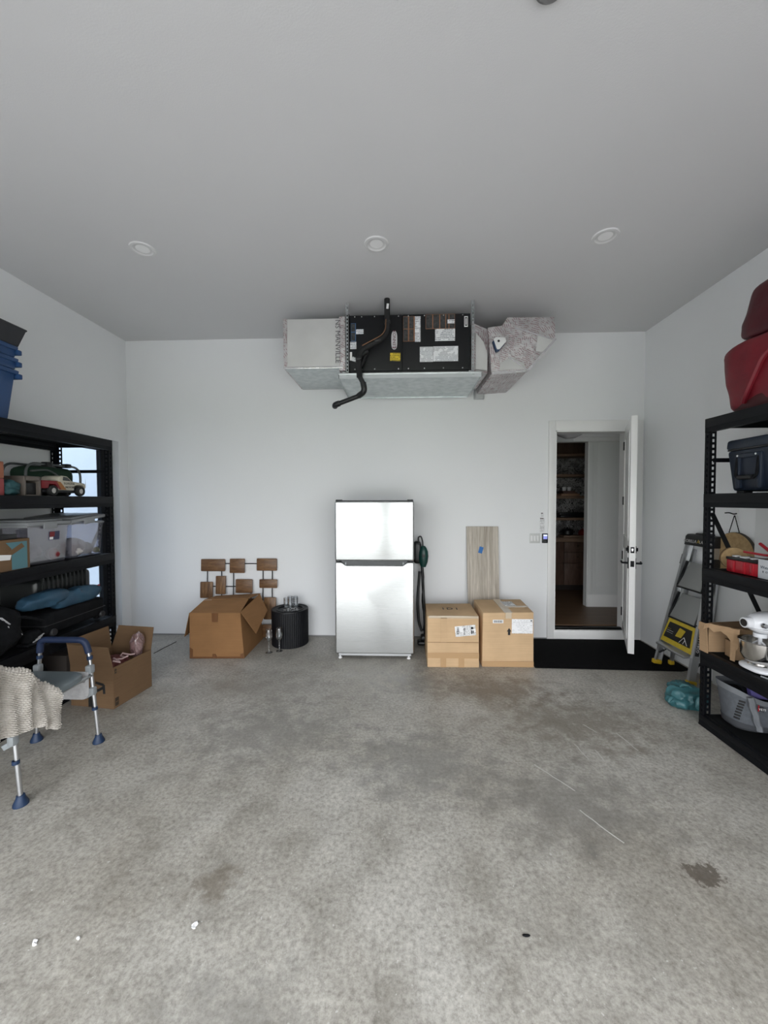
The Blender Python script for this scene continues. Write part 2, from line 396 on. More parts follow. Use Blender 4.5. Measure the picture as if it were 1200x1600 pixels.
def struct(name, mb, mats, label, cat, smooth=35): return single(name, mb, mats, label, cat, kind='structure', smooth=smooth)

# ================================================================== THE ROOM
DX0, DX1, DZ = 1.868, 2.748, 2.512                                            # door opening in the back wall
fl = struct('floor', MB().bb(XL - .2, XR + .2, YF - .2, YB + .15, -.15, 0), FLOOR, 'stained grey polished concrete garage floor', 'floor')
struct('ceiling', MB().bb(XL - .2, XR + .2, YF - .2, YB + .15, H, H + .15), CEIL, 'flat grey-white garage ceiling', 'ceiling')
struct('wall_back', MB().bb(XL - .2, DX0, YB, YB + .15, 0, H).bb(DX1, XR + .2, YB, YB + .15, 0, H).bb(DX0, DX1, YB, YB + .15, DZ, H), WALL, 'white back wall behind the fridge', 'wall')
WY0, WY1, WZ0, WZ1 = 3.70, 4.584, .16, 2.40                                   # window opening in the left wall
struct('wall_left', MB().bb(XL - .2, XL, YF - .2, WY0, 0, H).bb(XL - .2, XL, WY1, YB, 0, H).bb(XL - .2, XL, WY0, WY1, 0, WZ0).bb(XL - .2, XL, WY0, WY1, WZ1, H), WALL, 'white left wall behind the black rack', 'wall')
struct('wall_right', MB().bb(XR, XR + .2, YF - .2, YB, 0, H), WALL, 'white right wall behind the ladder', 'wall')
fw = MB(); xs = [XL] + [v for o in OPEN for v in o[:2]] + [XR]
for a, b in zip(xs[::2], xs[1::2]): fw.bb(a, b, YF - .2, YF, 0, H)
for a, b, z in OPEN: fw.bb(a, b, YF - .2, YF, z, H)
struct('wall_front', fw, WALL, 'white front wall with garage door openings behind the viewer, middle pillar added for the fridge reflection', 'wall')
struct('driveway', MB().bb(-14, 14, YF - 9, YF - .2, -.2, -.03), M('driveway_concrete', (.40, .395, .38), .8, col2=(.46, .45, .435), scale=3), 'pale concrete driveway outside the garage', 'driveway')
struct('street_lawn', MB().bb(-90, 90, YF - 110, YF - 9, -.25, -.05), M('lawn_green', (.10, .13, .05), .9, col2=(.16, .19, .09), scale=.5), 'grassy ground beyond the driveway', 'lawn')
struct('baseboard_back', MB().bb(XL, DX0 - .075, YB - .006, YB - .0005, 0, .014), M('grey_sill_strip', (.22, .22, .22), .7), 'thin grey strip under the white back wall', 'baseboard')

# scratches in the slab
sc = M('pale_scratch', (.50, .49, .46), .8)
for (x0, y0, x1, y1) in ((.86, 2.46, 1.02, 2.24), (.98, 2.10, 1.10, 1.90), (1.57, 2.82, 1.60, 2.62), (1.21, 2.68, 1.23, 2.52), (1.32, 2.62, 1.325, 2.5), (1.38, 2.92, 1.43, 2.82)):
    m = MB(); n = 6; px = [(x0 + (x1 - x0) * i / n + rnd.uniform(-.004, .004), y0 + (y1 - y0) * i / n) for i in range(n + 1)]
    for a, b in zip(px, px[1:]): m.bar((*a, .0002), (*b, .0002), .006, .0006, (0, 0, 1))
    part(fl, 'scratch', m, sc)
for (x, y, r, sd, lab) in ((-.808, 1.462, .018, 1, 'crumpled white paper scrap on open concrete floor, largest of the scraps'), (-1.385, 1.379, .014, 2, 'small white scrap lying farthest left on the concrete floor'), (-1.232, 1.398, .009, 3, 'tiny white scrap just right of the leftmost scrap on the floor')):
    single('paper_scrap', MB().blob((x, y, .004), (r * 1.6, r * 1.1, .008), 2.2, 5, r * .55, 90, sd, sd), PAPER, lab, 'scrap', (x, y, 0))
single('dead_leaf', MB().blob((.49, 1.47, .004), (.030, .012, .007), 2.2, 3, .003, 40, 5), BLACKC, 'small dark leaf scrap on the bare concrete floor right of centre', 'leaf', (.49, 1.47, 0))
# window with black muntins in the left wall
w1 = thing('window_1', 'black framed single pane window behind the left rack', 'window', (XL - .14, (WY0 + WY1) / 2, WZ0), kind='structure')
X0, X1 = XL - .165, XL - .115
fm = MB().bb(X0, X1, WY0, WY0 + .14, WZ0, WZ1).bb(X0, X1, WY1 - .145, WY1, WZ0, WZ1).bb(X0, X1, WY0, WY1, WZ1 - .12, WZ1).bb(X0, X1, WY0, WY1, WZ0, WZ0 + .14)
part(w1, 'window_frame', fm, BLACKM)
zs = [WZ0 + .14, WZ1 - .12]
for a, b in zip(zs, zs[1:]):
    part(w1, 'pane', MB().bb(XL - .143, XL - .137, WY0 + .13, WY1 - .135, a, b), GLASS)

# door casing, riser and jambs
tr = thing('trim_1', 'white casing around the open doorway', 'trim', (DX0, YB, 0), kind='structure')
part(tr, 'casing_board', MB().bb(DX0 - .078, DX0, YB - .022, YB - .0002, .0, DZ + .115, .004), TRIM)
part(tr, 'casing_board', MB().bb(DX1, DX1 + .14, YB - .022, YB - .0002, .0, DZ + .115, .004), TRIM)
part(tr, 'casing_board', MB().bb(DX0, DX1, YB - .022, YB - .0002, DZ, DZ + .115, .004), TRIM)
part(tr, 'door_jamb', MB().bb(DX0 - .0002, DX0 + .014, YB - .02, YB + .15, .112, DZ), TRIM)
part(tr, 'door_jamb', MB().bb(DX1 - .02, DX1, YB - .02, YB + .15, .112, DZ).bb(DX1 - .04, DX1 - .02, YB + .05, YB + .15, .112, DZ), TRIM)
part(tr, 'door_jamb', MB().bb(DX0, DX1, YB - .02, YB + .15, DZ - .02, DZ), TRIM)
part(tr, 'riser_board', MB().bb(DX0 - .0, DX1, YB - .012, YB + .02, .0002, .112, .004), TRIM)
part(tr, 'threshold', MB().bb(DX0, DX1, YB + .02, YB + .15, .0003, .113, .004).bb(DX0, DX1, YB + .05, YB + .10, .113, .128, .006), M('dark_bronze', (.02, .02, .02), .4, .6))

# the door leaf, standing open into the garage
dh = Vector((2.742, YB - .012)); de = Vector((2.374, 3.975)); dl = (de - dh).length
dr = math.atan2((dh - de).y, (dh - de).x)
dd = thing('door_1', 'white door leaf standing open seen edge on', 'door', (de.x, de.y, .122), dr, kind='structure')
def dpart(name, mb, mats, label=None):                                          # local: x runs from the free edge to the hinge, y to the hall side
    me = mb.fin(name, mats); o = bpy.data.objects.new(name, me); COL.objects.link(o); o.parent = dd; return props(o, label, None)
TH = .056
lf = MB().bb(0, dl, 0, TH, 0, 2.40, .002)
for (a, b) in ((.12, 1.02), (1.14, 2.28)):
    for yy in (-.004, TH + .004):
        for q in ((.11, dl - .11, a, a + .02), (.11, dl - .11, b - .02, b), (.11, .13, a, b), (dl - .13, dl - .11, a, b)):
            lf.bb(q[0], q[1], yy - .004, yy + .004, q[2], q[3])
dpart('door_leaf', lf, M('white_door_paint', (.84, .84, .83), .3))
for sgn, y0 in ((-1, 0), (1, TH)):
    pl = dpart('handle_plate', MB().bb(.035, .085, y0, y0 + sgn * .008, .86, .97, .003), BLACKM)
    o = dpart('handle', MB().cyl((.06, y0, .915), (.06, y0 + sgn * .055, .915), .010, 12).tube(fillet([(.06, y0 + sgn * .05, .915), (.075, y0 + sgn * .058, .915), (.17, y0 + sgn * .058, .915)], .012), .009, 10), BLACKM); o.parent = pl
    dpart('deadbolt', MB().bb(.033, .087, y0, y0 + sgn * .010, 1.02, 1.09, .004).cyl((.06, y0, 1.055), (.06, y0 + sgn * .024, 1.055), .018, 16), BLACKM)
dpart('latch_plate', MB().bb(-.003, .001, .012, TH - .012, .885, .945, .001), BLACKM)
dpart('deadbolt_plate', MB().bb(-.003, .001, .012, TH - .012, 1.025, 1.085, .001).bb(-.004, .0, .02, TH - .02, 1.04, 1.07, .001, 1), [BLACKM, CHROME])
for z in (.22, .9, 1.55, 2.2): dpart('hinge', MB().cyl((dl + .004, TH + .006, z - .05), (dl + .004, TH + .006, z + .05), .008, 10), BLACKM)

# ------------------------------------------------------------------ the hallway beyond the door
HY = YB + .15; HW = 5.727
OAKF = wood('oak_floor', (.115, .066, .036), (.185, .112, .062), (.35, 5, 5), 5, .45)
hf = struct('hall_floor', MB().bb(.4, 4.2, HY, 7.6, .0, .118), M('subfloor', (.06, .04, .03), .8), 'brown plank floor of the hallway beyond the door', 'floor')
y = HY; k = 0
while y < 6.9:
    xo = .45 + (k * .83) % 1.4 - 1.0
    while xo < 4.1:
        a, b = max(xo, .42), min(xo + 1.6, 4.15)
        if b > a: part(hf, 'plank', MB().bb(a + .0008, b - .0008, y + .0008, min(y + .178, 7.5), .100, .130), OAKF)
        xo += 1.6
    y += .18; k += 1
struct('hall_ceiling', MB().bb(.4, 4.2, HY, 7.6, 2.72, 2.85), CEIL, 'ceiling of the hallway beyond the door', 'ceiling')
HWALL = plaster('hall_wall_paint', (.70, .71, .70))
hw = struct('wall_hall_right', MB().bb(2.737, 4.2, HW, HW + .10, .118, 2.72), HWALL, 'pale panelled hallway wall beyond the door', 'wall')
part(hw, 'baseboard', MB().bb(2.737, 4.2, HW - .014, HW, .13, .31, .004), TRIM)
part(hw, 'panel_board', MB().bb(2.737, 2.805, HW - .010, HW, .31, 2.50, .003), HWALL)
part(hw, 'panel_board', MB().bb(2.86, 4.2, HW - .006, HW, .42, 2.50, .003), HWALL)
part(hw, 'crown_moulding', MB().bb(2.50, 4.2, HW - .03, HW, 2.52, 2.58, .004).bb(2.50, 4.2, HW - .06, HW, 2.58, 2.64, .004).bb(2.50, 4.2, HW - .10, HW, 2.64, 2.72, .004), TRIM)
dn = MB()
for i in range(56): dn.bb(2.50 + i * .03, 2.516 + i * .03, HW - .112, HW - .10, 2.655, 2.715)
part(hw, 'dentil_row', dn, TRIM, kind='stuff')
part(hw, 'corner_stile', MB().bb(2.728, 2.737, HW - .002, HW + .102, .13, 2.52), TRIM)
struct('wall_hall_header', MB().bb(.4, 2.737, HW, HW + .10, 2.52, 2.72), HWALL, 'header above the hallway opening', 'wall')
struct('wall_hall_left', MB().bb(.25, .4, HY, 7.6, .0, 2.85), HWALL, 'far left hallway wall out of view', 'wall')
struct('wall_hall_front', MB().bb(XR + .2, 4.35, YB, HY, .0, 2.85), HWALL, 'hallway front wall right of the doorway, out of view', 'wall')
struct('wall_hall_end', MB().bb(4.2, 4.35, HY, 7.6, .0, 2.85), HWALL, 'right end hallway wall out of view', 'wall')
struct('wall_hall_back', MB().bb(.25, 4.35, 7.6, 7.75, .0, 2.85), HWALL, 'back hallway wall behind the built-in shelves', 'wall')
WAL = wood('walnut_veneer', (.085, .048, .034), (.150, .092, .068), (3, 3, .35), 5, .45); OAKS = wood('oak_shelf', (.20, .125, .085), (.30, .20, .14), (.4, 4, 4), 6, .5)
bc = thing('built_in_bookcase', 'walnut built-in shelves and drawers seen through the doorway', 'bookcase', (2.6, 7.0, .13))
part(bc, 'backdrop_panel', MB().bb(1.9, 3.55, 7.10, 7.12, .97, 2.72), wallpaper(), 'leaf-patterned wallpaper back')
part(bc, 'side_panel', MB().bb(3.52, 3.55, 6.76, 7.12, 1.04, 2.72), WAL)
part(bc, 'header_board', MB().bb(1.9, 3.55, 6.90, 6.93, 2.47, 2.72), WAL)
for z in (2.469, 2.122, 1.752, 1.381): part(bc, 'shelf', MB().bb(1.9, 3.52, 6.735, 7.10, z - .045, z, .002), OAKS)
part(bc, 'countertop', MB().bb(1.9, 3.55, 6.70, 7.12, .970, 1.040, .003), OAKS)
part(bc, 'carcass', MB().bb(1.9, 3.55, 6.76, 7.12, .22, .969).bb(1.9, 3.55, 6.80, 7.12, .131, .22), M('dark_carcass', (.02, .014, .012), .6))
for (x0, x1, z0, z1, knob) in ((2.30, 2.822, .605, .962, None), (2.30, 2.822, .228, .598, None), (2.832, 3.26, .792, .962, .90), (2.832, 3.26, .606, .785, .713), (2.832, 3.26, .228, .599, .526)):
    d = part(bc, 'drawer_front' if knob else 'cabinet_door', MB().bb(x0, x1, 6.735, 6.76, z0, z1, .002), WAL)
    if knob: part(d, 'knob', MB().lathe([(0, 0), (.006, 0), (.006, .012), (.012, .018), (.010, .026), (0, .028)], (3.045, 6.735, knob), 14, 'Y'), CHROME)
for x, n in ((2.86, 'left'), (2.945, 'right')):
    single('cup', MB().lathe([(0, 0), (.030, 0), (.036, .065), (.032, .065), (.027, .006), (0, .006)], (x, 6.85, 1.842), 18), WHITEP, 'small pale cup on the hallway book stack, %s of the two' % n, 'cup', (x, 6.85, 1.842), 'cups on the hallway shelf')
single('book', MB().bb(2.78, 3.09, 6.76, 6.98, 1.754, 1.790, .003), M('tan_book', (.42, .25, .16), .6), 'tan book lying at the bottom of the hallway stack', 'book', (2.9, 6.87, 1.754))
single('book', MB().bb(2.82, 3.05, 6.77, 6.97, 1.791, 1.816, .003), M('brown_book', (.13, .065, .05), .6), 'brown book lying between the tan book and the top book', 'book', (2.9, 6.87, 1.791))
single('book', MB().bb(2.81, 3.02, 6.78, 6.96, 1.817, 1.841, .003), M('dark_book', (.10, .05, .04), .6), 'dark book on top of the hallway stack, under the cups', 'book', (2.9, 6.87, 1.817))
single('serving_tray', MB().bb(2.79, 3.2, 6.80, 6.98, 1.382, 1.42, .008).bb(2.77, 3.2, 6.79, 6.99, 1.42, 1.47, .010), BLACKP, 'long black tray on the shelf below the cups', 'tray', (2.98, 6.9, 1.382))
single('serving_board', MB().bb(2.82, 3.25, 6.74, 6.98, 1.041, 1.075, .006), OAKS, 'pale wooden board on the hallway counter', 'board', (3.0, 6.86, 1.041))
pt = thing('cooking_pot', 'black lidded pot on the hallway counter board', 'pot', (2.93, 6.86, 1.075))
part(pt, 'pot_body', MB().lathe([(0, 0), (.085, 0), (.10, .02), (.10, .075), (.095, .075), (.09, .01), (0, .01)], (2.93, 6.86, 1.076), 24).tube([(2.80, 6.86, 1.13), (3.06, 6.86, 1.13)], .010, 8), BLACKP)
ld = part(pt, 'lid', MB().lathe([(.102, 0), (.09, .02), (.04, .035), (0, .036)], (2.93, 6.86, 1.152), 24), BLACKP); part(ld, 'knob', MB().lathe([(0, 0), (.008, 0), (.016, .016), (.010, .026), (0, .026)], (2.93, 6.86, 1.187), 12), BLACKP)
single('kettle', MB().lathe([(0, 0), (.06, 0), (.075, .03), (.06, .075), (.03, .095), (.012, .10), (.012, .115), (0, .116)], (3.19, 6.86, 1.076), 20), M('red_enamel', (.20, .02, .02), .3), 'small red pot right of the black pot on the hallway counter', 'pot', (3.19, 6.86, 1.076))
hl = thing('flush_mount_light', 'round flush ceiling light seen through the doorway top', 'ceiling light', (2.30, 5.34, 2.72))
part(hl, 'light_base', MB().lathe([(0, 0), (.17, 0), (.17, -.03), (0, -.03)], (2.30, 5.34, 2.72), 32), TRIM)
part(hl, 'diffuser', MB().lathe([(.0, -.215), (.07, -.205), (.15, -.165), (.195, -.10), (.19, -.03), (.0, -.03)], (2.30, 5.34, 2.72), 40), M('opal_glass', (.55, .55, .56), .25))

# ================================================================== CEILING LIGHTS
LENS = M('unlit_lens', (.86, .86, .86), .35)
dl0 = thing('recessed_light', 'unlit round recessed ceiling light nearest the left wall', 'ceiling light', (0, 0, 0), 0, 'recessed lights in the garage ceiling')
part(dl0, 'trim_ring', MB().lathe([(.064, -.004), (.074, -.010), (.090, -.008), (.094, 0), (.064, 0)], seg=40), M('trim_white', (.66, .66, .66), .4))
part(dl0, 'baffle', MB().lathe([(.064, -.004), (.060, -.003), (.050, -.001), (.050, 0), (.064, 0)], seg=40), M('baffle_white', (.60, .60, .60), .5))
part(dl0, 'lens', MB().lathe([(0, -.0015), (.050, -.0015), (.050, 0), (0, 0)], seg=32), LENS)
dl0.location = (-2.005, 3.037, H)
dup(dl0, (-.169, 3.053, H), 0, 'unlit round recessed ceiling light in the middle, above the fridge')
dup(dl0, (1.553, 3.037, H), 0, 'unlit round recessed ceiling light nearest the right wall')
single('smoke_detector', MB().lathe([(0, -.035), (.05, -.035), (.065, -.02), (.068, 0), (0, 0)], (.585, 1.555, H), 32), M('grey_detector', (.16, .16, .16), .5), 'small dark fitting on the ceiling at the top edge of the photo', 'detector', (.585, 1.555, H))

# ================================================================== AIR HANDLER ON THE CEILING
AY = 3.96
ah = thing('air_handler', 'black horizontal air handler hung under the ceiling above the fridge', 'air handler', (.1, 4.3, 2.97))
CAB = M('black_cabinet', (.009, .0095, .011), .45, Specular_IOR_Level=.3)
part(ah, 'cabinet', MB().bb(-.51, .717, AY + .012, 4.60, 2.975, 3.548, .004), CAB)
part(ah, 'front_panel', MB().bb(-.494, .036, AY, AY + .012, 2.992, 3.545, .003), CAB)
part(ah, 'front_panel', MB().bb(.041, .716, AY, AY + .012, 2.992, 3.545, .003), CAB)
part(ah, 'end_flange', MB().bb(-.534, -.496, AY - .006, AY + .3, 2.975, 3.56, .004), BLACKP)
bl = part(ah, 'bottom_rail', MB().bb(-.51, .717, AY - .004, AY + .05, 2.9735, 2.988, .003), BLACKP)
for x in (-.44, -.37, -.24, .0, .10, .26, .45, .64):
    part(ah, 'screw', MB().lathe([(0, -.004), (.006, -.003), (.007, 0), (0, 0)], (x, AY, 3.530), 10, Matrix.Rotation(-PI / 2, 4, 'X')), CHROME)
    part(ah, 'screw', MB().lathe([(0, -.004), (.006, -.003), (.007, 0), (0, 0)], (x, AY, 3.008), 10, Matrix.Rotation(-PI / 2, 4, 'X')), CHROME)
def lab(name, x0, z0, x1, z1, mats, label, d=.0015, root=ah, y=AY): return part(root, name, MB().bb(x0, x1, y - d, y - .0001, z0, z1), mats, label)
PRN = printed('printed_notice', (.78, .79, .81), (.16, .17, .19), 60, 2, .55); PRN2 = printed('printed_table', (.80, .81, .83), (.30, .31, .33), 75, 2, .6)
DRK = M('dark_photo_print', (.022, .024, .026), .45, col2=(.06, .06, .06), scale=40); ORG = M('orange_print', (.27, .125, .06), .5); YEL = printed('yellow_notice', (.66, .50, .03), (.12, .09, .01), 60, 2, .55)
BLP = M('blue_print', (.05, .13, .26), .5)
q = lab('warning_label', -.478, 3.289, -.429, 3.468, BLP, 'dark label with a blue edge')
part(q, 'picture', MB().bb(-.476, -.436, AY - .0022, AY - .0014, 3.384, 3.464), DRK); part(q, 'picture', MB().bb(-.476, -.436, AY - .0022, AY - .0014, 3.294, 3.376), DRK)
lab('paper_tag', -.428, 3.360, -.352, 3.408, PRN, 'white tag'); lab('paper_tag', -.488, 3.212, -.425, 3.283, PRN, 'grey-white tag')
lab('paper_tag', -.492, 3.098, -.469, 3.182, PAPER, 'white tag'); part(ah, 'paper_tag', MB().box((-.445, AY - .002, 3.108), (.052, .002, .042), Matrix.Rotation(.3, 3, 'Y')), PRN, 'white tag turned askew')
bg_ = MB(); pl_ = []
for i in range(40):
    a = 2 * PI * i / 40; pl_.append((-.042 + .030 * (abs(math.cos(a)) ** .8) * math.copysign(1, math.cos(a)), 3.2915 + .0915 * (abs(math.sin(a)) ** .62) * math.copysign(1, math.sin(a))))
badge = part(ah, 'badge', MB().prism(pl_, AY - .006, AY, 'xz'), M('silver_badge', (.62, .62, .64), .35, .3), 'silver oval badge with maroon lettering')
part(badge, 'lettering', MB().text('LENNOX', .043, at(-.040, AY - .0065, 3.305, FACE_F, PI / 2)), M('maroon_ink', (.12, .012, .03), .5))
rg = MB()
for i in range(12):
    a0, a1 = -1.15 + i * .19 - PI / 2, -1.15 + (i + 1) * .19 - PI / 2
    rg.bar((-.042 + .020 * math.cos(a0), AY - .0066, 3.232 + .020 * math.sin(a0)), (-.042 + .020 * math.cos(a1), AY - .0066, 3.232 + .020 * math.sin(a1)), .006, .001, (0, 1, 0))
part(badge, 'emblem', rg, MAT['maroon_ink'])
part(ah, 'warning_label', MB().box((-.033, AY - .001, 3.126), (.104, .002, .080), Matrix.Rotation(.03, 3, 'Y')), YEL, 'yellow warning label')
q = lab('instruction_label', .048, 3.278, .163, 3.527, ORG, 'label of four dark pictures')
for (a, b) in ((.050, .096), (.108, .152)):
    for (c, d) in ((3.282, 3.398), (3.404, 3.524)): part(q, 'picture', MB().bb(a, b, AY - .0024, AY - .0014, c, d), DRK)
lab('instruction_label', .165, 3.271, .221, 3.525, PRN, 'white printed strip')
q = lab('instruction_label', .272, 3.397, .564, 3.542, ORG, 'row of dark pictures with orange dividers')
for (a, b) in ((.275, .338), (.348, .408), (.418, .468), (.476, .500), (.508, .561)): part(q, 'picture', MB().bb(a, b, AY - .0024, AY - .0014, 3.401, 3.539), DRK)
part(q, 'paper_tag', MB().bb(.490, .561, AY - .0032, AY - .0024, 3.448, 3.486), PRN)
lab('instruction_label', .367, 3.277, .565, 3.396, PRN, 'white printed notice')
lab('rating_label', .214, 3.072, .346, 3.221, PRN2, 'white printed table'); lab('rating_label', .349, 3.075, .597, 3.224, PRN2, 'wide white printed table')
q = lab('warning_label', .656, 3.412, .692, 3.516, PAPER, 'narrow black and white label'); part(q, 'picture', MB().bb(.662, .686, AY - .0024, AY - .0014, 3.422, 3.506), INK); part(q, 'mark', MB().bb(.670, .679, AY - .0030, AY - .0023, 3.432, 3.496), PAPER)
for x in (-.512, .738):                                                       # perforated hanging angles
    hg = thing('hanger_strap', 'perforated steel hanger at the %s end of the black air handler' % ('left' if x < 0 else 'right'), 'hanger', (x, AY - .03, H))
    z = 2.93; s_ = MB()
    for dx in (-.012, .007): s_.bb(x + dx, x + dx + .005, AY - .03, AY - .026, 2.93, H - .002)
    while z < H - .02: s_.bb(x - .012, x + .012, AY - .03, AY - .026, z, z + .016); z += .036
    s_.bb(x - .014, x - .011, AY - .03, AY - .008, 2.93, H - .002)
    part(hg, 'strap', s_, GALV); part(hg, 'nut', MB().cyl((x, AY - .045, 3.22), (x, AY - .03, 3.22), .011, 6), GALV)
    part(hg, 'bracket_foot', MB().bb(x - .014, x + .014, AY - .05, AY - .0, 2.925, 2.933), GALV)
dpn = thing('drain_pan', 'wide galvanised drain pan under the black air handler', 'drain pan', (.11, 4.3, 2.90))
p_ = MB().bb(-.600, .822, 3.925, 4.70, 2.915, 2.922)
part(dpn, 'pan_floor', p_, GALV)
part(dpn, 'pan_rim', MB().bb(-.602, .824, 3.920, 3.926, 2.905, 2.950).bb(-.602, .824, 3.908, 3.928, 2.944, 2.956, .003), M('bright_galvanised', (.66, .69, .70), .3, .75))
part(dpn, 'pan_rim', MB().bb(-.602, -.596, 3.92, 4.70, 2.905, 2.954).bb(.818, .824, 3.92, 4.70, 2.905, 2.954).bb(-.602, .824, 4.694, 4.70, 2.905, 2.954), GALV)
part(dpn, 'support_angle', MB().bb(-.56, -.52, 3.93, 4.69, 2.958, 2.972).bb(.70, .74, 3.93, 4.69, 2.958, 2.972), GALV)
part(dpn, 'support_angle', MB().bb(-.56, .74, 3.930, 3.955, 2.924, 2.955), GALV)

ld1 = thing('supply_duct', 'square grey duct-board plenum left of the black air handler', 'duct', (-.86, 4.3, 3.03))
part(ld1, 'duct_body', MB().bb(-1.166, -.536, 3.965, YB - .002, 3.034, 3.524, .004), BOARD)
part(ld1, 'foil_tape', MB().bb(-1.170, -1.130, 3.961, 4.70, 3.030, 3.528, .003), FOIL)
part(ld1, 'foil_tape', MB().bb(-.600, -.5365, 3.960, 4.30, 3.000, 3.540, .003), FOIL)
bt = M('bright_foil', (.75, .74, .75), .22, .8, bump=.7, bscale=30)
part(ld1, 'foil_tape', MB().bb(-1.160, -.560, 3.958, 3.967, 3.024, 3.046, .003), bt)
part(ld1, 'underside_sheet', MB().bb(-1.155, -.545, 3.97, 4.70, 3.026, 3.033, .002), GALV)
part(ld1, 'lettering', MB().text('NS MANVILLE', .072, at(-.614, 3.9575, 3.29, FACE_F, -PI / 2), .0004), M('grey_ink', (.12, .11, .12), .6))

rd = thing('return_duct', 'foil-wrapped angled duct right of the black air handler', 'duct', (1.15, 4.3, 2.95))
poly = [(.893, 3.415), (1.038, 3.431), (1.088, 3.512), (1.560, 3.504), (1.562, 3.282), (1.282, 2.965), (.933, 2.945)]
part(rd, 'duct_body', MB().prism(poly, 3.98, YB - .004, 'xz', .012), FOIL)
part(rd, 'collar', MB().hexa([(.735, 3.99, 2.976), (.905, 4.03, 2.974), (.905, 4.60, 2.974), (.735, 4.60, 2.976)], [(.735, 3.99, 3.470), (.905, 4.03, 3.415), (.905, 4.60, 3.415), (.735, 4.60, 3.470)], .006), FOIL)
part(rd, 'board_patch', MB().prism([(.775, 3.00), (.890, 2.99), (.895, 3.15), (.855, 3.27), (.775, 3.37)], 3.985, 4.02, 'xz', .003), BOARD)
part(rd, 'board_patch', MB().prism([(1.37, 3.165), (1.44, 3.16), (1.54, 3.27), (1.54, 3.29), (1.385, 3.33)], 3.974, 3.98, 'xz', .002), BOARD)
part(rd, 'board_patch', MB().prism([(1.01, 2.985), (1.28, 2.99), (1.25, 3.05), (1.13, 3.11), (1.02, 3.06)], 3.974, 3.98, 'xz', .002), BOARD)
part(rd, 'foil_tape', MB().bar((.94, 3.974, 2.955), (1.285, 3.974, 2.972), .026, .008, (0, 1, 0)), bt)
part(rd, 'foil_tape', MB().bar((1.285, 3.974, 2.972), (1.56, 3.974, 3.285), .020, .008, (0, 1, 0)), bt)
part(rd, 'foil_tape', MB().bar((1.10, 3.974, 3.11), (1.29, 3.974, 2.98), .014, .006, (0, 1, 0)).bar((1.16, 3.974, 3.40), (1.53, 3.974, 3.28), .014, .006, (0, 1, 0)), bt)
sn = thing('duct_sensor', 'small white and blue sensor stuck on the foil-wrapped duct', 'sensor', (1.005, 3.96, 3.22))
pg = [(.93, 3.255), (.955, 3.275), (1.045, 3.270), (1.055, 3.23), (.99, 3.155), (.965, 3.155)]
part(sn, 'housing', MB().prism(pg, 3.925, 3.972, 'xz', .006), M('blue_sensor', (.02, .05, .12), .4))
part(sn, 'cover', MB().prism([(x + .006, z + .014) for x, z in pg], 3.912, 3.925, 'xz', .004), WHITEP)
part(sn, 'button', MB().lathe([(0, -.004), (.011, -.003), (.012, 0), (0, 0)], (.985, 3.911, 3.248), 14, Matrix.Rotation(-PI / 2, 4, 'X')), BLACKP)
# insulated refrigerant line and condensate pipe
rl = thing('refrigerant_line', 'black insulated pipe crossing the front of the air handler', 'pipe', (-.2, 3.88, 3.2))
PF = M('black_foam', (.010, .010, .011), .75)
mp_ = fillet([(-.112, 3.875, H - .002), (-.108, 3.87, 3.36), (-.150, 3.875, 3.28), (-.372, 3.88, 3.165), (-.395, 3.88, 3.06), (-.385, 3.87, 2.90)], .07, 6)
part(rl, 'insulation', MB().tube(mp_, .028, 14), PF)
part(rl, 'insulation', MB().tube(fillet([(-.30, 3.885, 3.16), (-.41, 3.895, 3.10), (-.40, 3.90, 2.99), (-.36, 3.91, 3.05), (-.31, 3.93, 3.18)], .05, 6), .019, 12), PF)
part(rl, 'copper_pipe', MB().tube(fillet([(-.122, 3.845, 3.45), (-.126, 3.842, 3.35), (-.165, 3.842, 3.295), (-.355, 3.845, 3.20)], .06, 5), .0055, 8), M('copper', (.20, .105, .06), .5, .6))
for (x, z, r) in ((-.110, 3.43, .032), (-.205, 3.255, .033), (-.392, 3.08, .034)): part(rl, 'tape_wrap', MB().bar((x - .002, 3.874, z + .016), (x + .002, 3.874, z - .016), r * 1.9, r * 1.9, (0, 1, 0), .012), BLACKP)
part(rl, 'pipe_tag', MB().box((-.105, 3.844, 3.575), (.022, .003, .05), Matrix.Rotation(.1, 3, 'Y'), .001), PAPER)
cp = thing('condensate_pipe', 'black elbowed drain pipe slanting left under the pan', 'pipe', (-.5, 4.2, 2.8))
part(cp, 'pipe_run', MB().tube(fillet([(-.388, 3.875, 2.915), (-.345, 3.88, 2.835), (-.335, 3.885, 2.768), (-.385, 3.93, 2.738), (-.63, 3.98, 2.665)], .045, 6), .024, 14), BLACKP)
part(cp, 'elbow', MB().tube(fillet([(-.350, 3.876, 2.85), (-.335, 3.885, 2.766), (-.40, 3.932, 2.735)], .05, 6), .030, 14), BLACKP)
part(cp, 'end_cap', MB().tube(fillet([(-.60, 3.974, 2.674), (-.648, 3.984, 2.66), (-.655, 4.02, 2.655)], .02, 4), .030, 14), BLACKP)
jb = thing('junction_box', 'small square grey box on the wall under the angled duct', 'junction box', (.962, YB, 2.946))
part(jb, 'box_plate', MB().bb(.902, 1.022, YB - .03, YB, 2.888, 3.000, .006), M('grey_box', (.40, .41, .42), .45))
part(jb, 'cover', MB().bb(.915, 1.010, YB - .042, YB - .03, 2.900, 2.990, .008), M('grey_cover', (.46, .47, .48), .4))

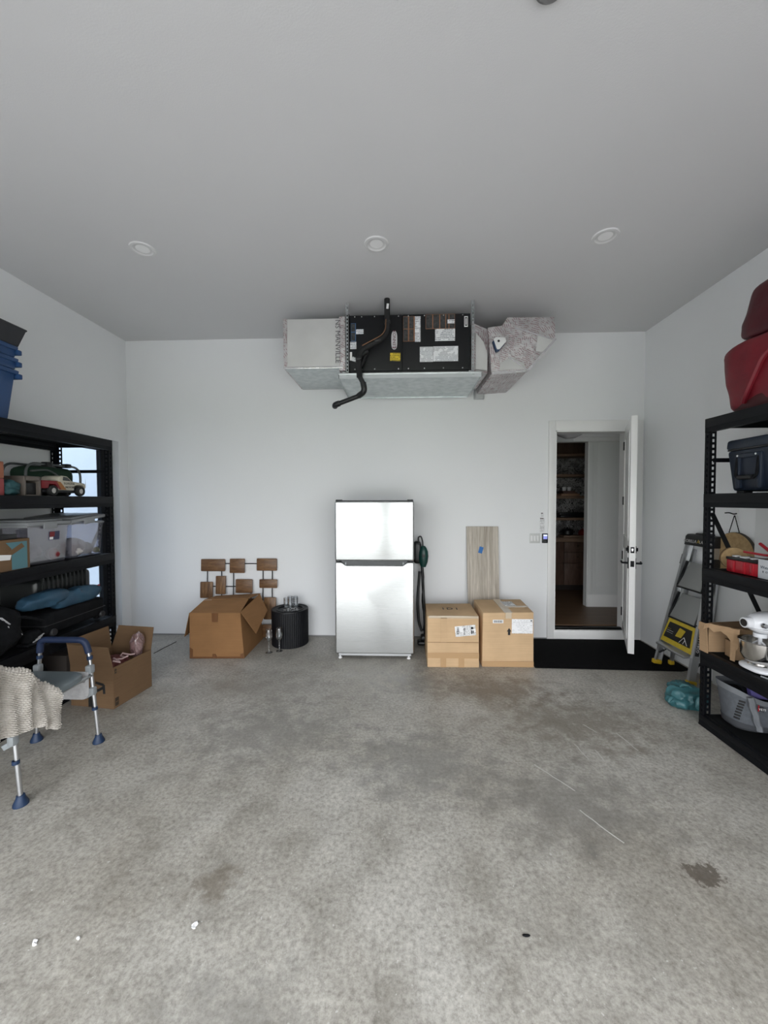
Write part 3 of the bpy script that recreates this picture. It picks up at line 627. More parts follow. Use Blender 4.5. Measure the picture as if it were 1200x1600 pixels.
# ================================================================== BACK WALL FITTINGS
sw = thing('light_switch', 'white three-gang switch plate on the wall left of the doorway', 'switch', (1.638, YB, 1.22))
part(sw, 'wall_plate', MB().bb(1.577, 1.700, YB - .008, YB, 1.163, 1.280, .003), M('switch_plate_grey', (.60, .61, .60), .4))
for i in range(3): part(sw, 'rocker', MB().bb(1.589 + i * .036, 1.616 + i * .036, YB - .012, YB - .008, 1.188, 1.255, .002), WHITEP)
kp = thing('keypad', 'black wall keypad with a lit screen beside the door casing', 'keypad', (1.755, YB, 1.22))
part(kp, 'keypad_body', MB().bb(1.722, 1.789, YB - .024, YB, 1.166, 1.280, .006), BLACKP)
part(kp, 'screen', MB().bb(1.734, 1.779, YB - .0255, YB - .0235, 1.214, 1.250).bb(1.734, 1.779, YB - .0256, YB - .0236, 1.250, 1.268, 0, 1), [emit('lcd_violet', (.20, .22, .55), .5), emit('lcd_white', (.55, .6, .75), .6)], 'lit screen')
part(kp, 'button', MB().bb(1.744, 1.768, YB - .0262, YB - .0235, 1.184, 1.194, .001), M('dim_button', (.06, .06, .06), .4))
for (z0, z1, nm) in ((1.305, 1.385, 'lowest'), (1.395, 1.468, 'middle'), (1.485, 1.530, 'topmost')):
    n_ = thing('wall_notice', 'small printed notice on the wall above the keypad, %s of three' % nm, 'notice', (1.728, YB, z0), 0, 'notices above the keypad')
    x0, x1 = (1.700, 1.752) if nm != 'topmost' else (1.712, 1.742)
    part(n_, 'card', MB().bb(x0, x1, YB - .002, YB, z0, z1), printed('notice_print', (.74, .74, .75), (.25, .25, .26), 70) if 'notice_print' not in MAT else MAT['notice_print'])
    if nm != 'lowest': part(n_, 'heading', MB().bb(x0, x1 - .01, YB - .003, YB - .002, z1 - .012, z1), M('heading_print', (.12, .10, .10), .6))

# ================================================================== FRIDGE
FX0, FX1, FY = -.672, .160, 4.052
fr = thing('refrigerator', 'tall stainless top-freezer refrigerator against the white wall', 'refrigerator', ((FX0 + FX1) / 2, 4.4, 0))
DG = M('dark_grey_cabinet', (.035, .037, .04), .45)
part(fr, 'cabinet', MB().bb(FX0 + .006, FX1 - .006, FY + .085, 4.715, .045, 1.674, .006), DG)
part(fr, 'top_cap', MB().bb(FX0 + .006, FX1 - .006, FY + .03, 4.71, 1.672, 1.684, .003).bb(FX0 + .01, FX0 + .07, FY + .02, FY + .10, 1.676, 1.692, .003).bb(FX1 - .07, FX1 - .01, FY + .02, FY + .10, 1.676, 1.692, .003), BLACKP)
zt = 1.034
pol = [(FX0, .062), (FX1, .062), (FX1, zt), (FX1 - .070, zt), (FX1 - .118, zt - .034), (FX0 + .118, zt - .034), (FX0 + .070, zt), (FX0, zt)]
def curved_door(poly, bevel, dep):
    """door skin: a slab whose front swells gently towards the middle"""
    b = MB().prism(poly, FY, FY + dep, 'xz'); bmesh.ops.bevel(b.bm, geom=[e for e in b.bm.edges], offset=bevel, segments=5, affect='EDGES', profile=.5)
    return b
part(fr, 'fridge_door', curved_door(pol, .014, .078), STEEL)
part(fr, 'freezer_door', curved_door([(FX0, 1.050), (FX1, 1.050), (FX1, 1.674), (FX0, 1.674)], .016, .078), STEEL)
GR = part(fr, 'handle_recess', MB().prism([(FX0 + .072, 1.036), (FX0 + .121, .9985), (FX1 - .121, .9985), (FX1 - .072, 1.036), (FX1 - .072, 1.049), (FX0 + .072, 1.049)], FY + .016, FY + .07, 'xz'), M('recess_plastic', (.05, .055, .058), .3))
part(GR, 'end_cap', MB().bb(FX0 + .105, FX0 + .122, FY + .004, FY + .02, 1.004, 1.034, .003), GREYP); part(GR, 'end_cap', MB().bb(FX1 - .122, FX1 - .105, FY + .004, FY + .02, 1.004, 1.034, .003), GREYP)
part(fr, 'door_gasket', MB().bb(FX0 + .012, FX1 - .012, FY + .078, FY + .086, .07, 1.668), GREYP)
part(fr, 'centre_hinge', MB().bb(FX0 + .004, FX0 + .05, FY + .02, FY + .08, 1.036, 1.049, .002).bb(FX1 - .05, FX1 - .004, FY + .02, FY + .08, 1.036, 1.049, .002), BLACKP)
part(fr, 'toe_rail', MB().bb(FX0 + .03, FX1 - .03, FY + .03, FY + .05, .030, .060, .003), M('pale_grille', (.50, .51, .52), .4))
for x in (FX0 + .045, FX1 - .055): part(fr, 'foot', MB().lathe([(0, 0), (.020, 0), (.020, .012), (.010, .016), (.010, .05), (0, .05)], (x, FY + .045, 0), 14), WHITEP)
for x in (FX0 + .06, FX1 - .06): part(fr, 'foot', MB().lathe([(0, 0), (.020, 0), (.020, .012), (.010, .016), (.010, .05), (0, .05)], (x, 4.66, 0), 14), BLACKP)
part(fr, 'lettering', MB().text('INSIGNIA', .017, at(.088, FY - .0004, 1.640, FACE_F)), M('grey_lettering', (.36, .37, .38), .4))

# ================================================================== UPRIGHT VACUUM BEHIND THE FRIDGE
vc = thing('upright_vacuum', 'slim dark green upright vacuum leaning between fridge and boxes', 'vacuum', (.27, 4.55, 0))
GRN = M('dark_green_plastic', (.006, .050, .042), .35)
def vl(z): return (.315 - .04 * z, 4.53 + .115 * z)                                      # leans back towards the wall
part(vc, 'tube', MB().tube([(*vl(z), z) for z in (.09, .5, .93)], .017, 12), BLACKP)
part(vc, 'hose', MB().tube(fillet([(.245, 4.55, .85), (.225, 4.56, .60), (.222, 4.55, .45), (.235, 4.54, .25), (.27, 4.53, .15)], .08, 6), .016, 10), BLACKP)
part(vc, 'power_cord', MB().tube([(.285 + .012 * math.sin(k * .9), 4.55 + .05 * k / 10, .15 + k * .07) for k in range(11)], .006, 8), BLACKP)
part(vc, 'motor_body', MB().lathe([(0, -.135), (.030, -.13), (.052, -.07), (.060, 0), (.055, .055), (.036, .10), (.020, .12), (0, .125)], (.293, 4.625, 1.02), 24, scale=(1, .7)), GRN)
part(vc, 'emblem', MB().lathe([(0, -.004), (.016, -.003), (.018, 0), (0, 0)], (.293, 4.582, 1.03), 18, Matrix.Rotation(-PI / 2, 4, 'X')), BLACKP)
part(vc, 'handle', MB().tube(fillet([(.287, 4.64, 1.13), (.285, 4.65, 1.20), (.265, 4.655, 1.255), (.235, 4.655, 1.245), (.235, 4.65, 1.19), (.262, 4.64, 1.14)], .03, 5), .009, 10), BLACKP)
part(vc, 'bag_housing', MB().blob((.222, 4.66, 1.06), (.10, .10, .27), 4, 5, .004, 10, 3), BLACKP)
part(vc, 'nozzle', MB().bb(.215, .385, 4.43, 4.55, .012, .055, .018).bb(.255, .345, 4.46, 4.58, .05, .11, .02), BLACKP)
for x in (.235, .365): part(vc, 'wheel', MB().cyl((x - .012, 4.535, .02), (x + .012, 4.535, .02), .02, 14), GREYP)

# ================================================================== CARDBOARD BOXES
def barcode(m, x0, x1, z0, z1, y, n=14, vertical=True, seed=1):
    r = random.Random(seed); t = 0
    for k in range(n):
        w = r.uniform(.25, .75)
        if vertical: a = x0 + (x1 - x0) * k / n; m.bb(a, a + (x1 - x0) / n * w, y - .0006, y, z0, z1)
        else: a = z0 + (z1 - z0) * k / n; m.bb(x0, x1, y - .0006, y, a, a + (z1 - z0) / n * w)
    return m
b1 = thing('cardboard_box', 'sealed tan cardboard box next to the fridge, tilted shipping label', 'box', (.548, 4.14, 0))
part(b1, 'box_body', MB().hexa([(.288, 3.886, .001), (.806, 3.893, .001), (.806, 4.39, .001), (.292, 4.38, .001)], [(.288, 3.886, .517), (.800, 3.893, .519), (.806, 4.39, .518), (.300, 4.38, .516)], .004), CARD)
part(b1, 'flap_seam', MB().bb(.287, .803, 3.8845, 3.8875, .252, .258), M('seam_shadow', (.33, .21, .115), .9))
part(b1, 'tape', MB().bb(.289, .804, 3.8848, 3.887, .095, .150), TAPE); part(b1, 'tape', MB().bb(.42, .475, 3.8846, 3.887, .002, .098), TAPE); part(b1, 'tape', MB().bb(.60, .655, 3.8856, 3.889, .002, .098), TAPE)
part(b1, 'tape', MB().bb(.42, .48, 3.8846, 3.887, .258, .505), CARD)
part(b1, 'tape', MB().bb(.30, .797, 3.8846, 3.90, .498, .5225, .002), CTAPE)
rt_ = Matrix.Rotation(-.10, 3, 'Y')
l_ = part(b1, 'shipping_label', MB().box((.666, 3.885, .375), (.205, .002, .105), rt_), LABEL, 'white shipping label')
bm_ = MB(); barcode(bm_, .580, .602, .340, .412, 3.8838, 14, False, 2); barcode(bm_, .648, .664, .335, .405, 3.8838, 14, False, 3); bm_.bb(.720, .745, 3.8832, 3.8838, .392, .415).bb(.722, .733, 3.8832, 3.8838, .345, .380).bb(.738, .748, 3.8832, 3.8838, .350, .378)
part(l_, 'barcode', bm_, INK)
TOP = Matrix.Identity(4)
for x, c in ((.475, 'I'), (.545, 'D'), (.620, 'I')): part(b1, 'letter', MB().text(c, .10, at(x, 4.16, .5205, TOP, 0)), INK)
b2 = thing('cardboard_box', 'sealed tan cardboard box in front of the plank with an up arrow', 'box', (1.10, 4.18, 0))
part(b2, 'box_body', MB().hexa([(.840, 3.915, .001), (1.356, 3.925, .001), (1.362, 4.46, .001), (.850, 4.45, .001)], [(.846, 3.915, .549), (1.352, 3.925, .556), (1.386, 4.46, .552), (.858, 4.45, .548)], .004), CARD)
part(b2, 'tape', MB().bb(.842, 1.353, 3.913, 3.917, .002, .058), TAPE); part(b2, 'tape', MB().slab([(1.06, 3.912, .552), (1.14, 3.912, .553), (1.15, 4.45, .553), (1.07, 4.45, .552)], .004), CTAPE)
part(b2, 'tape', MB().slab([(1.07, 3.911, .552), (1.13, 3.912, .552), (1.13, 3.912, .495), (1.07, 3.911, .495)], .003), CTAPE)
part(b2, 'tape', MB().slab([(1.10, 4.10, .5545), (1.36, 4.11, .5565), (1.365, 4.17, .5565), (1.10, 4.16, .5545)], .002), CTAPE)
part(b2, 'shipping_label', MB().slab([(1.13, 4.16, .556), (1.25, 4.16, .557), (1.25, 4.34, .556), (1.13, 4.34, .555)], .002), LABEL, 'white label on the box top')
l_ = part(b2, 'shipping_label', MB().bb(1.135, 1.343, 3.9175, 3.921, .342, .488), printed('packing_list', (.84, .84, .85), (.22, .22, .24), 62, 2, .45), 'large white packing list')
part(l_, 'printed_code', MB().bb(1.32, 1.336, 3.916, 3.9176, .466, .478), INK)
l_ = part(b2, 'shipping_label', MB().bb(.945, 1.050, 3.9145, 3.918, .446, .480), PAPER, 'small white barcode label'); part(l_, 'barcode', barcode(MB(), .955, 1.042, .452, .474, 3.9144, 22), INK)
part(b2, 'arrow_mark', MB().prism([(1.097, .325), (1.120, .325), (1.120, .362), (1.131, .362), (1.1085, .396), (1.086, .362), (1.097, .362)], 3.9165, 3.921, 'xz'), INK)

ob = thing('cardboard_box', 'large brown cardboard box with open flaps in front of the wood blocks', 'box', (-1.95, 4.35, 0))
fl_, fr_, br_, bl_ = (-2.230, 4.025), (-1.652, 4.045), (-1.660, 4.640), (-2.240, 4.620)
zt_ = .487
C4 = [Vector((*p, .001)) for p in (fl_, fr_, br_, bl_)]; T4 = [Vector(p) for p in ((-2.228, 4.03, zt_), (-1.690, 4.045, zt_), (-1.690, 4.62, zt_ + .01), (-2.235, 4.61, zt_ + .01))]
w_ = MB()
for i in range(4): w_.slab([C4[i], C4[(i + 1) % 4], T4[(i + 1) % 4], T4[i]], .006)
w_.slab([C4[0] + Vector((0, 0, .004)), C4[1] + Vector((0, 0, .004)), C4[2] + Vector((0, 0, .004)), C4[3] + Vector((0, 0, .004))], .005)
part(ob, 'box_body', w_, CARDB)
part(ob, 'flap', MB().slab([T4[0], T4[1], Vector((-1.712, 4.34, zt_ + .075)), Vector((-2.225, 4.33, zt_ + .060))], .005), CARDB)
part(ob, 'flap', MB().slab([Vector((-2.225, 4.335, zt_ + .066)), Vector((-1.712, 4.345, zt_ + .081)), T4[2] + Vector((0, .05, .05)), T4[3] + Vector((0, .05, .02))], .005), CARDB)
part(ob, 'flap', MB().slab([T4[1] + Vector((.004, .0, .012)), T4[2] + Vector((.004, 0, .06)), Vector((-1.545, 4.48, .395)), Vector((-1.555, 4.14, .235))], .005), CARDB, 'flap hanging down on the right')
part(ob, 'flap', MB().slab([T4[0] + Vector((-.004, .0, 0)), T4[3] + Vector((-.004, 0, 0)), Vector((-2.33, 4.56, .24)), Vector((-2.300, 4.05, .225))], .005), CARDB, 'flap hanging down on the left')
part(ob, 'tape', MB().slab([(-1.985, 4.0235, .395), (-1.925, 4.0245, .395), (-1.925, 4.031, .490), (-1.990, 4.030, .490)], .003), TAPEB)
part(ob, 'tape', MB().slab([(-1.985, 4.0285, .003), (-1.930, 4.0285, .003), (-1.955, 4.0265, .050), (-1.985, 4.0265, .050)], .006), TAPEB)
part(ob, 'tape', MB().slab([(-2.229, 4.0205, .003), (-1.655, 4.040, .003), (-1.655, 4.040, .020), (-2.229, 4.0205, .020)], .005), TAPEB)
part(ob, 'tape', MB().slab([(-2.229, 4.020, .003), (-2.20, 4.0215, .003), (-2.195, 4.0215, .10), (-2.229, 4.020, .12)], .005), TAPEB)
part(ob, 'tape', MB().slab([(-1.69, 4.039, .003), (-1.655, 4.040, .003), (-1.657, 4.040, .06), (-1.69, 4.039, .05)], .006), TAPEB)

# ================================================================== WOOD BLOCK WALL ART
ar = thing('wall_art', 'wall art of walnut blocks on thin rods leaning behind the open box', 'wall art', (-1.95, 4.70, 0))
AW = wood('walnut_block', (.085, .036, .014), (.235, .125, .055), (.5, 3, 3), 7, .45); AWV = wood('walnut_block_upright', (.085, .036, .014), (.255, .14, .062), (4, 3, .5), 6, .45)
def ly(z): return 4.665 + .055 * min(1, z)
ar_blocks = [(-2.452, .811, -2.146, .962, 0), (-2.090, .790, -1.900, .968, 0), (-1.752, .820, -1.498, .972, 0), (-2.458, .480, -2.298, .682, 1), (-2.264, .528, -2.136, .755, 1), (-2.013, .545, -1.800, .716, 0), (-1.717, .608, -1.494, .716, 0), (-1.660, .225, -1.506, .497, 1), (-1.682, .004, -1.510, .165, 0), (-2.20, .10, -2.02, .30, 0), (-1.98, .20, -1.80, .42, 1)]
for (x0, z0, x1, z1, v) in ar_blocks:
    y_ = ly((z0 + z1) / 2); part(ar, 'wood_block', MB().box(((x0 + x1) / 2, y_, (z0 + z1) / 2), (x1 - x0, .022, z1 - z0), Matrix.Rotation(-.055, 3, 'X'), .012), AWV if v else AW)
for (x0, z0, x1, z1) in ((-2.376, .48, -2.376, .85), (-2.196, .30, -2.196, .85), (-2.046, .30, -2.046, .83), (-1.676, .42, -1.676, .85), (-1.560, .05, -1.560, .85), (-2.15, .905, -1.70, .905), (-2.32, .622, -1.97, .622), (-1.825, .40, -1.825, .56), (-1.83, .462, -1.67, .462)):
    part(ar, 'rod', MB().cyl((x0, ly(z0) + .013, z0), (x1, ly(z1) + .013, z1), .006, 8), BLACKM)

# ================================================================== FLUTED SIDE TABLE AND GLASSES
st = thing('side_table', 'black fluted drum side table standing against the white wall', 'table', (-1.285, 4.515, 0))
FB = M('black_fluted', (.0035, .004, .006), .5, Specular_IOR_Level=.35)
b_ = MB(); nfl = 60; R0 = .212; prof = [(.0, .002), (R0 - .01, .002), (R0, .015), (R0, .405), (R0 - .006, .412)]
def flute(u, v):
    a = u * 2 * PI; r = R0 - .004 * abs(math.cos(a * nfl / 2)) ; z = .004 + v * .404
    return Vector((-1.285 + r * math.cos(a), 4.515 + r * math.sin(a), z))
part(st, 'fluted_body', MB().sheet(flute, nfl * 6, 2), FB, smooth=60)
part(st, 'table_top', MB().lathe([(R0, .404), (R0 - .002, .414), (R0 - .016, .416), (R0 - .022, .408), (R0 - .050, .406), (R0 - .054, .414), (R0 - .066, .414), (R0 - .072, .398), (0, .396)], (-1.285, 4.515, 0), 64), FB)
part(st, 'bottom_disc', MB().lathe([(0, .001), (R0 - .006, .001), (R0 - .004, .006), (0, .006)], (-1.285, 4.515, 0), 48), FB)
vt = thing('stemless_glass', 'clear short drinking glass on the black drum table, front of the cluster', 'glass', (0, 0, 0), 0, 'short glasses on the drum table')
part(vt, 'bowl', MB().lathe([(.0, .044), (.020, .046), (.027, .06), (.030, .10), (.030, .150), (.0285, .150), (.0285, .10), (.025, .064), (0, .052)], seg=24), WINE)
part(vt, 'foot', MB().lathe([(0, 0), (.032, 0), (.033, .006), (.012, .014), (.008, .026), (.018, .042), (0, .045)], seg=24), WINE)
vt.location = (-1.262, 4.445, .4145)
for (x, y, lb) in ((-1.318, 4.475, 'left of the cluster'), (-1.205, 4.475, 'right of the cluster'), (-1.292, 4.545, 'back left of the cluster'), (-1.228, 4.545, 'back right of the cluster')):
    o_ = dup(vt, (x, y, .3965), 0, 'clear short drinking glass on the black drum table, ' + lb)
vt.location.z = .3965
wg = thing('wine_glass', 'clear beaded-stem wine glass on the floor nearer the brown box', 'glass', (0, 0, 0), 0, 'wine glasses on the floor')
part(wg, 'bowl', MB().lathe([(0, .120), (.016, .124), (.036, .150), (.042, .185), (.038, .235), (.034, .262), (.033, .262), (.0365, .235), (.0405, .185), (.034, .152), (0, .128)], seg=28), WINE)
part(wg, 'stem', MB().lathe([(0, .008), (.007, .009), (.006, .022), (.011, .030), (.006, .038), (.006, .050), (.012, .060), (.006, .070), (.006, .085), (.011, .094), (.007, .103), (.014, .114), (.008, .122), (0, .122)], seg=20), WINE)
part(wg, 'foot', MB().lathe([(0, 0), (.036, 0), (.037, .003), (.010, .009), (0, .010)], seg=28), WINE)
wg.location = (-1.437, 4.205, .0005)
dup(wg, (-1.335, 4.255, .0005), 0, 'clear beaded-stem wine glass on the floor in front of the drum table')

# ================================================================== PLANK SAMPLE, MAT
pk = thing('plank_sample', 'tall grey-washed wood plank leaning on the wall behind the boxes', 'plank', (1.01, 4.66, 0))
PW = wood('greywash_oak', (.33, .29, .235), (.60, .55, .48), (16, 2, .55), 1.6, .6)
part(pk, 'board', MB().hexa([(.835, 4.620, .002), (1.200, 4.620, .002), (1.200, 4.640, .002), (.835, 4.640, .002)], [(.815, 4.716, 1.366), (1.197, 4.716, 1.366), (1.197, 4.736, 1.366), (.815, 4.736, 1.366)], .003), PW)
part(pk, 'tape_strip', MB().box((.985, 4.6935, 1.085), (.048, .002, .078), Matrix.Rotation(.28, 3, 'Y') @ Matrix.Rotation(-.07, 3, 'X')), M('blue_tape', (.025, .15, .43), .6), 'blue masking tape')
MATM = M('black_mat_pile', (.003, .0032, .0035), .95, Specular_IOR_Level=.1, col2=(.006, .006, .0065), scale=60, bump=.6, bscale=160)
single('door_mat', MB().prism([(1.364, 3.900), (2.775, 3.865), (2.868, 3.90), (2.872, 4.715), (1.368, 4.715)], .0005, .009, 'xy', .002), MATM, 'large flat black mat on the floor under the open door', 'mat', (2.1, 4.3, 0))

# ================================================================== STORAGE RACKS
ZS = (.085, .565, 1.18, 1.725, 2.270)
def rack(label, xf, xb, yfar, ynear):
    """xf = aisle side, xb = wall side; five decks"""
    s = 1 if xb > xf else -1                                                 # direction from aisle to wall
    r = thing('storage_rack', label, 'rack', ((xf + xb) / 2, (yfar + ynear) / 2, 0), 0, 'black steel storage racks')
    for x, sx in ((xf, s), (xb, -s)):
        for y, sy in ((yfar, -1), (ynear, 1)):
            p = MB(); zt = 2.272
            yo = y + sy * .0025
            for d0, d1 in ((0, .050), (.067, .080)): p.bb(x + sx * d0, x + sx * d1, y, y + sy * .004, .006, zt)
            z = .02
            while z < zt: p.bb(x + sx * .049, x + sx * .068, y, y + sy * .004, z, z + .0185); z += .0405
            for d0, d1 in ((.0, .018), (.030, .045)): p.bb(x, x + sx * .004, y + sy * d0, y + sy * d1, .006, zt)
            z = .0
            while z < zt - .02: p.bb(x, x + sx * .004, y + sy * .017, y + sy * .031, z + .006, z + .0245); z += .0405
            o = part(r, 'post', p, BLACKM, smooth=0)
            part(o, 'foot', MB().bb(x - sx * .004, x + sx * .082, y - sy * .004, y + sy * .052, 0, .014, .004), BLACKP)
    for z in ZS:
        for x, sx in ((xf, s), (xb, -s)):
            part(r, 'beam', MB().bb(x - sx * .006, x + sx * .030, yfar - .006, ynear + .006, z - .098 if z > .2 else .004, z - .058 if z > .2 else z - .035).bb(x - sx * .008, x + sx * .034, yfar - .006, ynear + .006, z - .062 if z > .2 else z - .040, z, .003), BLACKM)
        part(r, 'deck_board', MB().bb(xf + s * .035, xb - s * .035, yfar - .008, ynear + .008, z - .026, z - .006), M('black_deck', (.004, .0045, .005), .8, Specular_IOR_Level=.2))
        for y in [yfar + (ynear - yfar) * k / 3 for k in (1, 2)]: part(r, 'deck_support', MB().bb(xf + s * .036, xb - s * .036, y - .02, y + .02, z - .058 if z > .2 else z - .05, z - .027), BLACKM)
        for y in (yfar - .03, ynear + .03):
            part(r, 'side_beam', MB().bb(xf + s * .08, xb - s * .08, y - .006, y + .006, z - .07, z - .008), BLACKM)
    for y in (yfar - .014, ynear + .014):
        for (za, zb) in ((1.585, .575), (.50, .10)): part(r, 'brace', MB().bar((xf + s * .05, y, za), (xb - s * .05, y, zb), .004, .045, (0, 1, 0)), BLACKM)
        part(r, 'cross_bar', MB().bb(xf + s * .05, xb - s * .05, y - .003, y + .003, 1.955, 1.985), BLACKM)
    return r
rack('tall black steel rack along the left wall in front of the window', -2.780, -3.362, 3.690, 1.40)
rack('tall black steel rack along the right wall past the ladder', 2.250, 2.838, 2.958, .67)

# ------------------------------------------------------------------ left rack, top: recycling bins
def bin_mb(x, y, z, mb=None):
    m = mb or MB()
    def ring(sc, zz): return [(x - .16 * sc, y - .24 * sc, zz), (x + .16 * sc, y - .24 * sc, zz), (x + .16 * sc, y + .24 * sc, zz), (x - .16 * sc, y + .24 * sc, zz)]
    m.hexa(ring(.86, z), ring(.97, z + .26), .012); m.hexa(ring(.985, z + .24), ring(1.0, z + .385), .010)
    return m
for k, nm in enumerate(('lowest', 'middle', 'topmost')):
    z = 2.272 + k * .088
    t_ = thing('storage_bin', 'blue nesting plastic bin on the left rack, %s of the three' % nm, 'bin', (-3.0, 2.56, z), 0, 'nested blue bins')
    z0_ = z
    def rr(s, zz): return [(-3.0 - .19 * s, 2.56 - .25 * s, zz), (-3.0 + .19 * s, 2.56 - .25 * s, zz), (-3.0 + .19 * s, 2.56 + .25 * s, zz), (-3.0 - .19 * s, 2.56 + .25 * s, zz)]
    if k == 0: part(t_, 'bin_body', MB().hexa(rr(.78, z), rr(.93, z + .355), .012), BLUE)
    else: part(t_, 'bin_body', MB().hexa(rr(.93, z + .292), rr(.945, z + .355), .006), BLUE)
    part(t_, 'rim', MB().hexa(rr(.985, z + .345), rr(1.0, z + .375), .006), BLUE)
    part(t_, 'side_lug', MB().bb(-2.97, -2.80, 2.795, 2.825, z + .315, z + .352, .006), BLUE)
t_ = thing('storage_tray', 'dark grey open tray on top of the blue bins', 'tray', (-3.0, 2.56, 2.84))
w_ = MB()
def rr2(s, zz): return [Vector((-3.0 - .19 * s, 2.56 - .25 * s, zz)), Vector((-3.0 + .19 * s, 2.56 - .25 * s, zz)), Vector((-3.0 + .19 * s, 2.56 + .25 * s, zz)), Vector((-3.0 - .19 * s, 2.56 + .25 * s, zz))]
A_, B_ = rr2(.98, 2.826), rr2(1.13, 2.955)
for i in range(4): w_.slab([A_[i], A_[(i + 1) % 4], B_[(i + 1) % 4], B_[i]], .008)
w_.slab(A_, .006); part(t_, 'tray_body', w_, M('charcoal_plastic', (.022, .023, .028), .5))
part(t_, 'rim', MB().tube(rr2(1.13, 2.955), .009, 8, closed=True), MAT['charcoal_plastic'])

# ------------------------------------------------------------------ left rack, second deck (z 1.725)
Z2 = 1.7255
tk = thing('toy_truck', 'cream toy pickup truck with orange and red side stripes on the left rack', 'toy truck', (-2.91, 3.21, Z2))
CRM = M('cream_paint', (.46, .43, .35), .45); TY = lambda y: 2.995 + y                       # local length 0 .. 0.43 along +y (front)
XA, XB = -2.985, -2.835
body = [(TY(.14), Z2 + .050), (TY(.30), Z2 + .050), (TY(.305), Z2 + .085), (TY(.345), Z2 + .100), (TY(.40), Z2 + .098), (TY(.425), Z2 + .075), (TY(.425), Z2 + .060), (TY(.428), Z2 + .100), (TY(.415), Z2 + .116), (TY(.33), Z2 + .124), (TY(.285), Z2 + .128), (TY(.235), Z2 + .168), (TY(.180), Z2 + .172), (TY(.150), Z2 + .160), (TY(.145), Z2 + .120)]
part(tk, 'cab', MB().prism(body, XA, XB, 'yz', .004), CRM)
part(tk, 'cargo_bed', MB().prism([(TY(.0), Z2 + .062), (TY(.055), Z2 + .062), (TY(.065), Z2 + .098), (TY(.13), Z2 + .098), (TY(.145), Z2 + .052), (TY(.148), Z2 + .125), (TY(.0), Z2 + .125)], XA, XB, 'yz', .004), M('toy_red', (.17, .008, .012), .5))
part(tk, 'side_stripe', MB().prism([(TY(.13), Z2 + .121), (TY(.165), Z2 + .121), (TY(.225), Z2 + .054), (TY(.175), Z2 + .054)], XB, XB + .0015, 'yz'), M('toy_orange', (.32, .13, .035), .5), 'orange stripe')
part(tk, 'side_stripe', MB().prism([(TY(.10), Z2 + .121), (TY(.13), Z2 + .121), (TY(.175), Z2 + .054), (TY(.155), Z2 + .054)], XB, XB + .0015, 'yz'), MAT['toy_red'], 'red stripe')
part(tk, 'side_window', MB().prism([(TY(.190), Z2 + .132), (TY(.270), Z2 + .130), (TY(.232), Z2 + .160), (TY(.196), Z2 + .163)], XB, XB + .0015, 'yz'), M('smoked_window', (.03, .035, .035), .15))
part(tk, 'lettering', MB().text('TOYOTA', .027, at(XB + .0012, TY(.253), Z2 + .106, FACE_R)), INK); part(tk, 'lettering', MB().text('MOTOR', .024, at(XB + .0012, TY(.258), Z2 + .075, FACE_R)), INK)
part(tk, 'chassis', MB().bb(XA + .02, XB - .02, TY(.02), TY(.41), Z2 + .028, Z2 + .055, .004), BLACKP)
for yy in (TY(.100), TY(.375)):
    for x, sg in ((XA + .012, -1), (XB - .012, 1)):
        wh = part(tk, 'wheel', MB().lathe([(.022, -.018), (.040, -.018), (.044, -.010), (.044, .010), (.040, .018), (.022, .018)], (x, yy, Z2 + .0445), 22, 'X'), M('rubber', (.012, .012, .012), .7))
        part(wh, 'rim', MB().lathe([(0, -.012), (.010, -.012), (.023, -.014), (.023, .014), (.010, .012), (0, .012)], (x, yy, Z2 + .0445), 16, 'X'), M('toy_rim', (.55, .53, .50), .35, .5))
gb = thing('storage_bin', 'grey-brown open-fronted plastic bin left of the toy truck', 'bin', (-2.93, 2.97, Z2))
GBM = M('taupe_plastic', (.125, .105, .09), .55)
w_ = MB().bb(-3.04, -3.03, 2.845, 2.985, Z2, Z2 + .15, .003)
for y0, y1 in ((2.845, 2.862), (2.968, 2.985)): w_.bb(-3.04, -2.835, y0, y1, Z2, Z2 + .15, .004)
w_.bb(-3.04, -2.835, 2.845, 2.985, Z2 + .115, Z2 + .152, .008).bb(-3.04, -2.835, 2.845, 2.985, Z2, Z2 + .008)
part(gb, 'bin_shell', w_, GBM); part(gb, 'shade_block', MB().bb(-3.028, -2.86, 2.864, 2.966, Z2 + .01, Z2 + .10, .003), BLACKP)  # solid black block stands in for the shade inside the open bin
tb = thing('cloth_bundle', 'dark teal folded cloth bundle beside the open-fronted bin', 'cloth', (-2.90, 2.78, Z2))
TL = M('dark_teal_cloth', (.012, .052, .062), .7, col2=(.02, .08, .09), scale=12, bump=.4, bscale=14)
for k, (y, z, a) in enumerate(((2.782, .03, .2), (2.785, .055, -.3), (2.782, .082, .1))): part(tb, 'fold', MB().blob((-2.90, y, Z2 + z), (.12, .105, .06), 2.6, 6, .012, 16, k + 3, a, .008), TL)
for k, (c, z0, z1, nm) in enumerate((((.36, .13, .07), .125, .245, 'orange carton on the second deck, at the left edge of the photo'), ((.34, .07, .07), .0, .124, 'coral pink carton under the orange carton'))):
    single('carton', MB().bb(-3.06, -2.86, 2.36, 2.722, Z2 + z0, Z2 + z1, .006), M('carton_%d' % k, c, .6), nm, 'carton', (-2.96, 2.5, Z2 + z0))
gn = thing('camp_seat', 'dark green padded pack with a grey tubular frame behind the toy truck', 'pack', (-3.16, 3.36, Z2))
part(gn, 'padded_body', MB().blob((-3.16, 3.36, Z2 + .135), (.17, .50, .255), 5, 8, .012, 8, 2), M('dark_green_cloth', (.008, .034, .017), .8, bump=.3, bscale=20))
